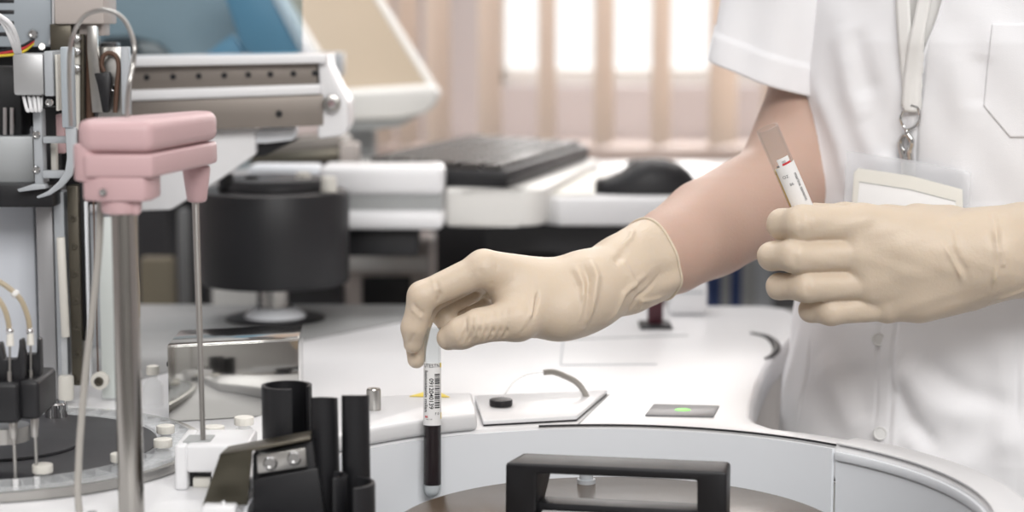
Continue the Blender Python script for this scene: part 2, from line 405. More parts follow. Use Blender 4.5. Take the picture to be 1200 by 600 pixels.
# ================================================================== ANALYSER HOUSING
TC = V((.064, -.184)); R0 = .228; RO = .256
hs = thing('analyzer_housing', 'large white analyser housing with a round well in its top', 'machine', (0, .1, 0))
def arc(r, a0, a1, n, z=ZT):
    return [V((TC.x + r * math.cos(math.radians(a0 + (a1 - a0) * k / n)), TC.y + r * math.sin(math.radians(a0 + (a1 - a0) * k / n)), z)) for k in range(n + 1)]
G = .0012
aS = math.degrees(math.atan2(onz(985, 520).y - TC.y, onz(985, 520).x - TC.x))       # seam between the two wall panels
# top deck: outline with the well cut out
edge = [V((.194, .036, ZT)), V((.184, .056, ZT)), V((.182, .078, ZT)), V((.189, .13, ZT)), V((.202, .2, ZT)), V((.216, .27, ZT)), V((.232, .34, ZT)), V((.268, .46, ZT)), V((.292, .58, ZT)), V((.285, .63, ZT)), V((.26, .65, ZT))]
outl = arc(RO, -70, 54, 60) + edge + [V((-.95, .65, ZT)), V((-.95, -.40, ZT)), V((.0, -.40, ZT))]
T0 = .028
b = MB(); b.prism([p - V((0, 0, T0)) for p in outl], (0, 0, T0), .006, 3, holes=[[p - V((0, 0, T0)) for p in arc(R0 + .003, 0, 360 - 360 / 128, 127)]])
b.build('top_deck', WHITE, hs, 30)
# cabinet below the deck (kept inside the outline)
low = arc(RO - .02, -70, 50, 40, .05) + [V((e.x - .02, e.y, .05)) for e in edge[1:]] + [V((-.93, .63, .05)), V((-.93, -.38, .05)), V((.0, -.38, .05))]
b = MB(); b.prism(low, (0, 0, ZT - T0 - .05 - .0005), .0, holes=[arc(R0 + .004, 0, 360 - 360 / 96, 95, .05)]); b.build('lower_cabinet', WARMW, hs)
b = MB(); b.box((-.9, -.35, 0), (.1, .55, .05)); b.build('plinth', DARK, hs)
# wall of the well in two panels, with a fine gap at the seam, and its floor
ZF = .80
for a0, a1, nm in ((aS + .25, 230, 'well_wall_panel'), (-130, aS - .25, 'well_wall_panel')):
    ri = R0 if a1 > 200 else R0 + .002
    b = MB(); n = 90; top = ZT - .0025 if a1 > 200 else ZT - .012
    inner = arc(ri, a0, a1, n, ZF); outer = arc(ri + .0025, a0, a1, n, ZF)
    b.prism(inner + outer[::-1], (0, 0, top - ZF), 0); b.build(nm, LINER, hs)
b = MB(); n = 60                                            # stepped lip above the right-hand panel
b.prism(arc(R0 + .0002, -130, aS - .25, n, ZT - .0105) + arc(R0 + .0028, -130, aS - .25, n, ZT - .0105)[::-1], (0, 0, .0065), .001); b.build('lip_strip', LINER, hs)
b = MB(); b.prism(arc(R0 + .0058, 0, 360 - 3, 119, ZF - .02), (0, 0, .0195)); b.build('well_floor', GREYP, hs)
b = MB(); b.prism(arc(RO - .001, -70, aS, 60, ZT + .0002) + arc(R0 + .0032, -70, aS, 60, ZT + .0002)[::-1], (0, 0, .0016), .0006); b.build('rim_trim', WHITE, hs)
# raised rim block left of the tube
zb = .0125
def P3(px, py, z=ZT): return onz(px, py, z)
aR = 113
rb = arc(R0 + .001, aR, 178, 30, ZT)
rb += [V((-.186, -.165, ZT)), V((-.190, -.13, ZT)), V((-.196, .0, ZT)), V((-.15, .085, ZT)), V((-.06, .105, ZT)), onz(553, 478, ZT)]
b = MB(); b.prism(rb, (0, 0, zb), .003, 3); b.build('rim_block', WHITE, hs)
# access flap; a black sheet below stands in for its shaded gap
fl = [onz(566, 500), onz(676, 494), onz(712, 463), onz(556, 470)]
f0 = [V((p.x, p.y, ZT + .0012)) for p in fl]
b = MB(); b.prism(f0, (0, 0, .0034), .0012); b.build('access_flap', WHITE, hs)
b = MB(); g = [p + V((0, 0, -.0010)) for p in f0]; c = sum(g, V()) / 4
b.prism([c + (p - c) * .99 for p in g], (0, 0, .0012)); b.build('flap_gap_shade', BLACK, hs)
# narrow seams as dark inlaid strips
def seam(pts, w=.0006, m=None):
    b = MB()
    for p, q in zip(pts, pts[1:]):
        d = (q - p).normalized(); s = V((-d.y, d.x, 0)) * w
        b.prism([p - s + V((0, 0, -.001)), q - s + V((0, 0, -.001)), q + s + V((0, 0, -.001)), p + s + V((0, 0, -.001))], (0, 0, .0014))
    o = b.build('seam', m or DARK, hs); return o
seam(arc(R0 + .0033, aS, 101, 40, ZT + .0001), .0005)
seam([onz(678, 497), onz(714, 462)], .0006, GREYP)
seam([onz(660, 398), onz(806, 393)], .0034, GREYP)
seam([onz(657, 428), onz(770, 427)], .0022, LGREY)
seam([onz(660, 398), onz(657, 428)], .0008, LGREY)
sl = [onz(880, 391), onz(897, 395), onz(907, 402), onz(910, 409), onz(906, 416), onz(897, 421)]
b = MB(); b.tube([p + V((0, 0, .0006)) for p in sl], lambda t: .0012 + .0028 * math.sin(PI * t) ** 2, 10); b.build('curved_slot', BLACK, hs)
# status window with a green lamp
d0 = [onz(756, 488), onz(836, 489.5), onz(843, 477), onz(766, 475)]
b = MB(); b.prism([p + V((0, 0, .0002)) for p in d0], (0, 0, .0011), .0004); sp = b.build('status_window', mat('glossy_grey_window', (.17, .17, .175), .34, rvar=.04, vscale=30, var=.1), hs)
b = MB(); p = onz(800, 482.3); b.sphere((p.x, p.y, ZT + .0013), .0052, (1.2, .85, .18)); b.build('indicator_lamp', GREEN, sp)
# yellow triangle stickers on the rim block
b = MB(); p = [onz(480, 465, ZT + zb), onz(527, 466, ZT + zb), onz(508, 457, ZT + zb)]
b.prism([q + V((0, 0, .0001)) for q in p], (0, 0, .0006)); b.build('warning_sticker', YELLOW, hs)
# thin grey plate over the rear of the deck
rd = [onz(150, 448, ZT), onz(345, 402, ZT), onz(470, 378, ZT), onz(560, 366, ZT), V((.05, .645, ZT)), V((-.9, .645, ZT)), V((-.9, .2, ZT))]
b = MB(); b.prism([p + V((0, 0, .0002)) for p in rd], (0, 0, .0016), .0005); b.build('rear_plate', mat('grey_deck_plate', (.33, .335, .335), .4, .2, var=.05, vscale=7, rvar=.06), hs)

# ------------------------------------------------------------------ small things on the deck
t = thing('thumb_screw', 'knurled steel thumb screw standing on the white rim block', 'screw', tuple(onz(438, 481, ZT + zb)))
b = MB(); p = onz(438, 480, ZT + zb); r = mm(8.6, p.y)
h = (at(438, 455, p.y).z - p.z); n = 40
vs = [(r * (1 if k % 2 else .95)) for k in range(n)]
b.prism([p + V((vs[k] * math.cos(2 * PI * k / n), vs[k] * math.sin(2 * PI * k / n), 0)) for k in range(n)], (0, 0, h * .94), 0)
b.build('knurled_body', STEELH, t, 60)
b = MB(); b.cyl(p + V((0, 0, h * .93)), p + V((0, 0, h)), r * .95, r * .86); b.cyl(p + V((0, 0, h * .98)), p + V((0, 0, h * 1.03)), r * .4); b.build('cap', STEELH, t)
zf = ZT + .0048
t = thing('black_stopper', 'flat black stopper with a fine clear tube on the white flap', 'stopper', tuple(onz(587, 476, zf)))
p = onz(587, 475.5, zf); r = mm(14, p.y); b = MB(); n = 12
b.prism([p + V((r * math.cos(2 * PI * k / n), r * math.sin(2 * PI * k / n), 0)) for k in range(n)], (0, 0, .0052), .0008); b.build('stopper', BLACK, t)
b = MB(); b.tube([p + V((.003, .004, .004)), at(592, 462, p.y + .01), at(603, 447, p.y + .015), at(618, 439, p.y + .02), at(637, 436, p.y + .025)], .0006, 8); b.build('fine_tube', CLEARP, t)
t = thing('grey_hose_end', 'short curved grey hose rising from behind the white flap', 'hose', tuple(onz(688, 470)))
q = onz(688, 471); b = MB(); b.tube([q + V((.001, 0, -.001)), at(684, 458, q.y), at(674, 447, q.y + .002), at(660, 440, q.y + .004), at(648, 436, q.y + .004), at(637, 436.5, q.y + .003)], .0024, 14); b.build('hose', HOSE, t)
b = MB(); b.cyl(q + V((.001, 0, 0)), q + V((.001, 0, .003)), .0036, .003); b.build('grommet', GREYP, t)
# stand, white unit and trays at the far right of the deck
t = thing('small_stand', 'dark maroon upright on a flat black foot at the back of the deck', 'stand', tuple(onz(768, 383)))
q = onz(768, 384); b = MB(); b.rect(760, 330, 777, 383, q.y, .014, .002); b.build('upright', MAROON, t)
b = MB(); b.box((q.x - mm(19, q.y), q.y - .012, ZT), (q.x + mm(19, q.y), q.y + .022, ZT + .004), .001); b.build('foot', BLACK, t)
t = thing('white_rear_unit', 'plain white box unit at the back under the forearm', 'equipment', tuple(onz(800, 372)))
q = onz(800, 380); b = MB(); Yq = .58; a = at(785, 330, Yq); c = at(829, 368, Yq); b.box((a.x, Yq, ZT + .0), (c.x, Yq + .04, a.z), .004, 3); b.build('body', WHITE, t)
b = MB(); b.box((a.x + .004, Yq - .001, a.z - .012), (c.x - .004, Yq + .001, a.z - .010)); b.build('lid_seam', LGREY, t)

# ================================================================== SAMPLE DISK IN THE WELL
ZL = .897; LC = V((.067, -.166)); RL = .1465
sd = thing('sample_disk', 'smoky brown round sample disk with a black carrying handle in the well', 'sample disk', (LC.x, LC.y, ZF))
b = MB(); n = 240; poly = []
for k in range(n):
    a = 2 * PI * k / n; poly.append(V((LC.x + RL * math.cos(a), LC.y + RL * math.sin(a), ZL - .012)))
b.prism(poly, (0, 0, .012), .0025, 3); b.build('cover_plate', LIDM, sd)
for k in range(30):
    a = 2 * PI * (k + .5) / 30; c = V((LC.x + (RL + .0006) * math.cos(a), LC.y + (RL + .0006) * math.sin(a), ZL - .0045))
    b = MB(); b.sphere(c, .0034, (1.25, 1.25, .8), 12); b.build('edge_lug', BLACK, sd)
b = MB(); b.cyl((LC.x, LC.y, ZF), (LC.x, LC.y, ZL - .012), .13, .135, 96); b.build('rotor', DARK, sd)
pp = onz(687, 566, ZL); b = MB(); b.cyl(pp - V((0, 0, .001)), pp + V((0, 0, .011)), mm(8.5, pp.y), mm(8, pp.y), 24, .0006); b.cyl(pp - V((0, 0, .001)), pp + V((0, 0, .003)), mm(11, pp.y)); b.build('locating_peg', LGREY, sd)
# handle: an upright flat-bar loop, turned a little to the right of the lens
th = math.radians(10.7)
O = onz(592, 606, ZL); O.z = ZL; ex = V((math.cos(th), -math.sin(th), 0)); ey = V((math.sin(th), math.cos(th), 0)); ez = V((0, 0, 1))
LH = .15
for _ in range(20): LH *= 1 + (851 - pix(O + ex * LH)[0]) / 600
HH = at(592, 542, O.y).z - ZL; DH = .031
hp = lambda u, z, d=0: O + ex * (u * LH) + ez * (z * HH) + ey * d
b = MB()
b.prism([hp(0, 0), hp(0, .97), hp(.012, 1), hp(.985, 1), hp(1, .96), hp(1, 0), hp(.87, 0), hp(.868, .82), hp(.142, .82), hp(.137, 0)], ey * DH, .0016, 3)
for v in b.bm.verts:                                        # left shoulder slopes in towards the back
    d = (v.co - O).dot(ey) / DH; u = (v.co - O).dot(ex) / LH
    if (v.co - O).z > HH * .5 and u < .5: v.co += ex * (d * .006)
    if (v.co - O).z > HH * .9: v.co.z -= .0012 * math.sin(PI * max(0, min(1, u)))
hd = b.build('handle', BLACK, sd)
b = MB(); b.prism([hp(.1, 0, .012), hp(.9, 0, .012), hp(.9, 0, DH), hp(.1, 0, DH)], (0, 0, .0075), .001); b.build('handle_base', BLACK, hd)
b = MB(); b.prism([hp(.16, 0, -.006), hp(.85, 0, -.006), hp(.85, 0, .010), hp(.16, 0, .010)], (0, 0, .0035), .0006); b.build('handle_label', PAPER, hd)
# ================================================================== REAGENT CAROUSEL (lower left)
zr = ZT + .008
cc = onz(2, 521, zr); RD = (onz(182, 521, zr) - cc).length
rc = thing('reagent_carousel', 'charcoal reagent carousel disc inside a clear compartment ring', 'carousel', (cc.x, cc.y, ZT))
b = MB(); b.cyl((cc.x, cc.y, ZT + .002), (cc.x, cc.y, zr), RD, RD, 128, .0008); b.build('disc', DISC, rc)
b = MB(); b.cyl((cc.x, cc.y, zr), (cc.x, cc.y, zr + .0022), RD * .52, RD * .515, 96, .0006); b.build('hub_plate', DISC, rc)
RI, RQ = RD + .002, RD + .026
b = MB(); b.lathe((cc.x, cc.y, ZT), [(RI, .0006), (RQ, .0006), (RQ, .0085), (RQ - .0016, .0085), (RQ - .0016, .003), (RI + .0016, .003), (RI + .0016, .0085), (RI, .0085)], 128)
ring = b.build('compartment_ring', CLEARP, rc)
b = MB(); b.lathe((cc.x, cc.y, ZT), [(RQ + .0012, .0006), (RQ + .006, .0006), (RQ + .006, .0065), (RQ + .0012, .0065)], 128); b.build('base_rim', STEELH, rc)
for k in range(36):
    a = math.radians(-150 + k * 6.7); d = V((math.cos(a), math.sin(a), 0)); s = V((-d.y, d.x, 0)) * .0005
    p = V((cc.x, cc.y, ZT + .0032)) + d * (RI + .0018); q = V((cc.x, cc.y, ZT + .0032)) + d * (RQ - .0018)
    b = MB(); b.prism([p - s, q - s, q + s, p + s], (0, 0, .005)); b.build('divider', CLEARP, rc)
# knurled knob on the disc
p = onz(66, 488, zr); r = mm(13.5, p.y); b = MB(); n = 56; h = at(66, 470, p.y).z - zr - .002
b.prism([p + V((r * (1 if k % 2 else .94) * math.cos(2 * PI * k / n), r * (1 if k % 2 else .94) * math.sin(2 * PI * k / n), 0)) for k in range(n)], (0, 0, h))
b.cyl(p + V((0, 0, h - .0001)), p + V((0, 0, h + .0012)), r * .93, r * .84, 40); b.build('knurled_knob', CHROME, rc)
# capped reagent bottles in the ring
def bottle(px, py, w, lbl, zc=ZT + .0125, clear=True):
    p = onz(px, py, zc); r = mm(w / 2, p.y)
    t = thing('reagent_bottle', lbl, 'bottle', (p.x, p.y, ZT + .0035), 'white capped reagent bottles')
    b = MB(); b.cyl((p.x, p.y, ZT + .0035), (p.x, p.y, zc - .004), r * .86, r * .86, 28, .0008); b.cyl((p.x, p.y, zc - .0045), (p.x, p.y, zc - .001), r * .62, r * .62); b.build('bottle_body', CLEARP, t)
    n = 24; b = MB(); b.prism([V((p.x + r * (1 if k % 2 else .965) * math.cos(2 * PI * k / n), p.y + r * (1 if k % 2 else .965) * math.sin(2 * PI * k / n), zc - .0015)) for k in range(n)], (0, 0, .0055), .0006, 2); b.build('cap', CREAM, t)
bottle(50, 551, 25, 'reagent bottle with white cap at the front left of the clear ring')
bottle(140, 538, 22, 'reagent bottle with white cap directly left of the steel post')
bottle(191, 521, 23, 'reagent bottle with white cap against the tall white reagent block')
bottle(194, 505, 22, 'reagent bottle with white cap right below the polished steel box')
bottle(251, 506, 25, 'white capped bottle right of the thin probe needle', ZT + .02)
bottle(286, 495, 24, 'white capped bottle close to the tall black tube holder', ZT + .02)
# white reagent block in front of the carousel
t = thing('reagent_block', 'white block with a dark slot beside the carousel, under the probe needle', 'block', tuple(onz(235, 570)))
Yb = onz(215, 575, ZT + .0).y
a = at(205, 574, Yb); c = at(268, 522, Yb)
b = MB(); b.box((a.x, Yb, ZT + .0), (at(218, 500, Yb).x, Yb + .05, c.z), .002, 3)
b.box((at(217, 500, Yb).x, Yb, a.z + .011), (c.x + .012, Yb + .05, c.z), .002, 3)
b.box((at(246, 500, Yb).x, Yb, ZT), (c.x + .012, Yb + .05, a.z + .0125), .002); b.build('body', WHITE, t)
b = MB(); b.box((at(217, 500, Yb).x, Yb + .012, ZT), (at(248, 500, Yb).x, Yb + .045, a.z + .0112)); b.build('slot_back', DARK, t)
b = MB(); b.box((at(222, 500, Yb).x, Yb + .008, ZT), (at(243, 500, Yb).x, Yb + .02, a.z + .006), .001); b.build('slot_insert', CREAM, t)
pz = c.z; b = MB(); P = [onz(214, 519, pz), onz(246, 518, pz), onz(252, 511, pz), onz(222, 511, pz)]
b.prism([q + V((0, 0, -.0003)) for q in P], (0, 0, .0012)); b.build('top_plate', GREYP, t)
# clear flasks behind the carousel
for px, w, y0, y1, l in ((180, 24, 428, 476, 'clear white topped flask left of the polished steel box'),):
    p = onz(px, y1); t = thing('plastic_flask', l, 'flask', tuple(p)); hgt = at(px, y0, p.y).z - p.z; r = mm(w / 2, p.y)
    b = MB(); b.lathe(p, [(0, 0), (r, 0), (r, hgt * .5), (r * .45, hgt * .68), (r * .45, hgt * .78), (0, hgt * .78)], 32); b.build('flask_body', CLEARP, t)
    b = MB(); b.lathe(p, [(0, hgt * .78), (r * .66, hgt * .78), (r * .62, hgt * .98), (r * .4, hgt), (0, hgt)], 32); b.build('flask_cap', CREAM, t)
p = onz(120, 484, ZT + .002); t = tag(MB().prism([onz(108, 486, ZT + .0005), onz(121, 489, ZT + .0005), onz(128, 480, ZT + .0005)], (0, 0, .0006)).build('yellow_sticker', YELLOW), 'small yellow sticker on the deck behind the charcoal carousel disc', 'sticker')

# ================================================================== POLISHED STEEL BOX
Yx = .055
t = thing('polished_steel_box', 'mirror polished steel box behind the black tube holders', 'box', (at(270, 510, Yx).x, Yx, ZT))
A = at(196, 404, Yx); B_ = at(346.5, 393, Yx + .012); zt_ = A.z
x0, x1 = A.x, B_.x
fy = lambda x: Yx + (x - x0) / (x1 - x0) * .03
dp = .07
def bx(z, o=0.0):
    return [V((x0 + o, fy(x0) + o, z)), V((x1 - o, fy(x1) + o, z)), V((x1 - o - .004, fy(x1) + dp, z)), V((x0 + o - .002, fy(x0) + dp, z))]
b = MB(); b.prism(bx(ZT + .0005), (0, 0, zt_ - ZT - .002), .0006); b.build('shell', MIRROR, t)
b = MB(); b.prism(bx(zt_ - .002), (0, 0, .0016), .0005); b.build('lid', MIRROR, t)
screw('screw', V((x0 - .001, fy(x0) + .012, at(192, 430, Yx).z)), (-1, 0, 0), .0022, t, DARK)

# ================================================================== BLACK TUBE HOLDERS WITH STEEL BRACKET
Yh = -.19
th_ = thing('tube_guide', 'black tube guide with tall half round shields and a steel bracket', 'tube guide', (at(350, 600, Yh).x, Yh, ZF + .03))
def shield(px0, px1, ytop, Y, a0, a1, zlo, slope=0.0, nm='shield', taper=.0):
    c = at((px0 + px1) / 2, ytop, Y); r = mm((px1 - px0) / 2, Y); th = .0022; n = 28
    vs = []; fs = []
    for k in range(n + 1):
        a = math.radians(a0 + (a1 - a0) * k / n)
        for rr in (r, r - th):
            for z, g in ((zlo, 1 + taper), (c.z + slope * math.sin(a) * r, 1)):
                vs.append(V((c.x + rr * g * math.cos(a), Y + rr * g * math.sin(a), z)))
    for k in range(n):
        i = 4 * k; j = i + 4
        fs += [(i, j, j + 1, i + 1), (i + 2, i + 3, j + 3, j + 2), (i + 1, j + 1, j + 3, i + 3), (i, i + 2, j + 2, j)]
    fs += [(0, 1, 3, 2), (4 * n, 4 * n + 2, 4 * n + 3, 4 * n + 1)]
    b = MB(); b.raw(vs, fs); bmesh.ops.recalc_face_normals(b.bm, faces=b.bm.faces[:]); b.build(nm, BLACK, th_, 40)
    return c, r
zl = .85
shield(306, 366, 451, Yh + .03, -22, 288, zl)
shield(362, 396, 466, Yh + .015, -150, 60, zl, -.2, taper=.22)
shield(400, 433, 463, Yh + .01, -185, 40, zl, -.15, taper=.1)
# curved low walls of the next stations
def lowwall(cx, cy, r0, a0, a1, ztop, nm='curved_wall'):
    b = MB(); n = 32
    i_ = [V((cx + r0 * math.cos(math.radians(a0 + (a1 - a0) * k / n)), cy + r0 * math.sin(math.radians(a0 + (a1 - a0) * k / n)), ZF + .03)) for k in range(n + 1)]
    o_ = [V((cx + (r0 + .003) * math.cos(math.radians(a0 + (a1 - a0) * k / n)), cy + (r0 + .003) * math.sin(math.radians(a0 + (a1 - a0) * k / n)), ZF + .03)) for k in range(n + 1)]
    b.prism(i_ + o_[::-1], (0, 0, ztop - ZF - .03), .0008); b.build(nm, BLACK, th_, 40)
q = at(386, 560, Yh - .01); lowwall(q.x, Yh - .01, mm(16, Yh), -75, 80, at(386, 556, Yh - .01).z)
q = at(405, 560, Yh - .02); lowwall(q.x, Yh - .02, mm(29, Yh), -70, 70, at(405, 556, Yh).z)
# body block behind the bracket, sunk between the shields
b = MB(); b.pprism([(296, 640), (296, 532), (366, 517), (372, 560), (380, 640)], Yh - .005, .03, .001); b.build('block', BLACK, th_)
b = MB(); b.box((at(300, 600, Yh).x, Yh - .02, ZF + .02), (at(434, 600, Yh).x, Yh + .05, ZF + .035), .001); b.build('base_plate', BLACK, th_)
# bent steel bracket in front
Yk = Yh - .012
b = MB(); b.pprism([(237, 593), (258, 532), (296, 526), (290, 592), (241, 593)], Yk, .0016, .0004)
b.build('steel_bracket', mat('dark_bracket_steel', (.075, .068, .05), .33, .6, rvar=.08, vscale=40, var=.12), th_)
b = MB(); b.prism([at(257, 532.5, Yk), at(364, 512.5, Yk), at(362, 512, Yk) + V((0, .02, 0)), at(262, 531, Yk) + V((0, .02, 0))], (0, 0, -.0018), .0004); b.build('bracket_flange', DSTEEL, th_)
b = MB(); b.pprism([(301, 534), (358, 525), (359, 547), (302, 555)], Yk - .001, .006, .0004); pl_ = b.build('screw_plate', STEELH, th_)
for px, py in ((317, 543), (345, 537)):
    screw('screw', at(px, py, Yk - .001), (0, -1, .1), .0044, pl_)
b = MB(); b.pprism([(297, 640), (297, 566), (303, 560), (372, 548), (380, 600), (376, 640)], Yk + .003, .006, .001); b.build('cover', BLACK, th_)
# little white fittings at the frame's lower edge
t = thing('white_fitting', 'small white fitting with a peg in front of the steel bracket', 'fitting', tuple(at(275, 604, -.23)))
b = MB(); b.rect(236, 594, 276, 608, -.232, .012, .0015); b.build('body', WHITE, t)
b = MB(); p = at(262, 595, -.226); b.cyl(p - V((0, 0, .002)), p + V((0, 0, .004)), .0016, .0012, 14); b.build('peg', WHITE, t)
# ================================================================== PINK PIPETTING ARM
Yp = -.22
pa = thing('pipetting_arm', 'pink pipetting arm head on a round steel post with a hanging needle', 'pipetting arm', (at(147, 600, Yp).x, Yp, ZT))
# plan of the head: a front face square to the lens, then a face running back to the needle end
a_ = at(86, 170, Yp - .014); b_ = at(178, 170, Yp - .016); Ye = -.128; c_ = at(250, 150, Ye)
wid = .042
def headplan(z, o=0.0):
    P = [V((a_.x + .006 - o, Yp - .0145 - o, z)), V((b_.x, Yp - .016 - o, z)), V((c_.x + o, Ye - .004, z)), V((c_.x + o + .001, Ye + .014, z)),
         V((c_.x - .016, Ye + .022 + o, z)), V((b_.x - .03, Yp + wid, z)), V((a_.x + .018, Yp + wid - .004 + o, z)), V((a_.x - o, Yp + wid * .5, z)), V((a_.x - o, Yp - .004, z))]
    return P
zt1 = at(178, 143, Yp - .016).z; zs = at(178, 181, Yp - .016).z; zb1 = at(178, 209, Yp - .016).z
zs2 = at(250, 167, Ye).z; zb2 = at(250, 204, Ye).z
print('pink', zt1, at(250, 134, Ye).z, zs, zs2, zb1, zb2)
b = MB(); b.prism(headplan(zs + .0006), (0, 0, zt1 - zs), .006, 5)
for v in b.bm.verts:                                        # crowned lid
    if v.co.z > zs + .01:
        t = (v.co.y - Yp) / (Ye - Yp); v.co.z += .0
b.build('upper_cover', PINK, pa, 40)
b = MB(); b.prism(headplan(zb1, -.0006), (0, 0, zs - zb1), .0022, 3); b.build('lower_cover', PINK, pa, 40)
# mounting boss under the left end, collar round the post
def boss(cx0, cx1, y0, y1, Y, rr, nm='boss'):
    c0 = at((cx0 + cx1) / 2, y0, Y); r = mm((cx1 - cx0) / 2, Y); z1 = at(cx0, y1, Y).z
    b = MB(); b.cyl((c0.x, Y, z1), (c0.x, Y, c0.z), r * rr, r, 40, .002); return b.build(nm, PINK, pa, 40)
boss(86, 122, 168, 212, Yp - .002, .98, 'side_boss')
b = MB(); P = [at(96, 218, Yp - .01), at(178, 218, Yp - .01)]
za, zc_ = at(96, 205, Yp).z, at(96, 236, Yp - .01).z
b.prism([V((P[0].x, Yp - .008, zc_)), V((P[0].x + .012, Yp - .014, zc_)), V((P[1].x - .004, Yp - .014, zc_)), V((P[1].x, Yp - .006, zc_)), V((P[1].x, Yp + .02, zc_)), V((P[0].x, Yp + .024, zc_))], (0, 0, za - zc_), .002, 3)
b.build('mounting_block', PINK, pa, 40)
boss(118, 166, 228, 250, Yp, .97, 'post_collar'); boss(152, 165, 228, 252, Yp - .006, .9, 'small_sleeve')
boss(213, 247, 194, 237, Ye + .006, .66, 'needle_boss')
zfoot = ZT
px_ = at(147, 300, Yp); r = mm(15.5, Yp)
b = MB(); b.cyl((px_.x, Yp, zfoot), (px_.x, Yp, zc_), r, r, 40); b.build('post', STEEL, pa)
nt_ = at(229, 236, Ye + .006); nb_ = onz(238, 515, pz + .001)
b = MB(); b.cyl((nb_.x, nb_.y, pz + .001), nt_ + V((0, 0, .002)), .0017, .0023, 16); b.build('needle', STEELH, pa)
screw('screw', at(121, 225, Yp - .0155), (0, -1, 0), .0022, pa)
# bent steel tube arching over the head
Yw = -.19
b = MB(); b.tube([at(x, y, Yw + .02 * k) for x, y, k in ((83, 148, 2), (81, 80, 2), (83, 52, 2), (89, 33, 1.8), (98, 20, 1.5), (110, 13.5, 1.2), (124, 12, 1), (138, 17, .8), (148, 27, .6), (155, 43, .4), (157.5, 58, .2), (156, 75, .2), (152, 95, 0), (149.5, 115, 0), (149, 146, 0))], mm(2.7, Yw), 14)
b.build('arched_tube', STEELH, pa)
t = thing('slanting_hose', 'grey flexible hose hanging left of the steel post', 'hose', tuple(onz(95, 600)))
Yq = -.212
b = MB(); b.tube([at(x, y, Yq) for x, y in ((118, 236), (115, 300), (108, 370), (100, 440), (94, 510), (92, 548), (91, 575))] + [at(94, 612, Yq)], mm(4.3, Yq), 14); b.build('hose', HOSE, t)
b = MB(); p = onz(98, 612, ZT); b.cyl((p.x, Yq, ZT + .0005), (p.x, Yq, at(94, 604, Yq).z), mm(6, Yq), mm(4.6, Yq), 20); b.build('hose_socket', GREYP, t)

# ================================================================== DISPENSER HEAD (black, far left)
Yd = -.168
dh = thing('dispenser_head', 'black dispenser head with two fine needles over the charcoal disc', 'dispenser', (at(20, 490, Yd).x, Yd, ZT))
b = MB(); b.rect(-40, 449, 22, 497, Yd, .05, .003, 3); b.rect(20, 446, 46.5, 492, Yd + .006, .05, .003, 3); b.build('body', BLACK, dh)
def comb(pts, Y, nm='comb'):
    b = MB(); b.pprism(pts, Y, .008, .0008); b.build(nm, BLACK, dh)
comb([(-30, 452), (-30, 404), (1, 402), (5, 421), (20, 421), (23, 398), (26, 398), (29, 418), (29, 452)], Yd + .01)
comb([(22, 452), (22, 398), (25, 398), (29, 415), (43, 415), (44, 396), (47, 399), (48, 432), (45, 452)], Yd + .022)
for px, Y, yb, yt in ((11.5, Yd + .006, 405, 450), (36, Yd + .018, 404, 448)):
    b = MB(); a = at(px, yt, Y); c = at(px, yb, Y); b.cyl(a, c, .0007, .0007, 12); b.cyl(a, a + V((0, 0, .008)), .0016, .0013, 16); b.build('guide_rod', STEELH, dh)
tubes = []
for px, yb, Y, pts in ((12, 405, Yd + .006, [(12, 392), (8, 370), (0, 353), (-14, 340)]), (35.5, 404, Yd + .018, [(35, 390), (33, 373), (26, 354), (17, 343), (4, 333), (-15, 322)])):
    b = MB(); a = at(px, yb, Y); b.cyl(a, at(px, 388, Y), .0024, .0019, 18); b.build('tube_nipple', CREAM, dh)
    b = MB(); b.sphere(at(px - .5, 388, Y), .0025); b.build('ball_joint', CHROME, dh)
    b = MB(); b.tube([at(x, y, Y) for x, y in pts], .0017, 12); b.build('tubing', TAN, dh)
b = MB(); p = at(20, 346.5, Yd + .018); q = at(15.5, 342, Yd + .018); b.cyl(p, q, .0027, .0027, 18, .0004); b.build('tube_clip', WARMW, dh)
for px, Y, y0, y1, y2, ty in ((15.5, Yd + .004, 497, 514, 561, 578), (40.5, Yd + .012, 491, 512, 558, 575)):
    b = MB(); b.cyl(at(px, y1, Y), at(px, y0 - 2, Y), mm(4.6, Y), mm(5.0, Y), 24, .0004); b.build('ferrule', STEELH, dh)
    b = MB(); b.cyl(at(px + 2.6, y2, Y), at(px + 1, y1, Y), .0011, .0011, 14); b.build('needle', STEELH, dh)
    b = MB(); b.cyl(at(px + 3.2, ty, Y), at(px + 2.7, y2, Y), mm(3.5, Y), mm(3.8, Y), 18, .0005); b.build('needle_tip', WHITE, dh)
b = MB(); p = at(5, 505, Yd + .03); b.cyl(p + V((0, 0, -.006)), p + V((0, 0, .004)), .016, .016, 40); b.build('disc_boss', STEELH, dh)

# ================================================================== GANTRY TOWER (left edge)
Yg = .135
gt = thing('gantry_tower', 'upright machine tower of grey plates, steel rail and motor behind the pink head', 'machine tower', (at(85, 470, Yg).x, Yg, ZT))
def part(nm, m, x0, y0, x1, y1, dY=0.0, dp=.01, bev=.0008, par=None, label=None):
    b = MB(); b.rect(x0, y0, x1, y1, Yg + dY, dp, bev); o = b.build(nm, m, par or gt)
    if label: o['label'] = label
    return o
part('back_board', PALEG, -160, 150, 46, 461, .03, .02, .002)
part('column', mat('grey_aluminium', (.45, .45, .46), .38, .6, stretch=(1, 1, .05), rvar=.05, vscale=200), 40, 205, 68, 469.5, .0, .05, .002)
part('guide_channel', LGREY, 62, 225, 80, 440, -.004, .02)
b = MB(); p = at(71, 278, Yg - .012); q = at(77, 395, Yg - .012); b.cyl(q, p, mm(5, Yg), mm(5, Yg), 20, .0008); b.build('plastic_rod', CREAM, gt)
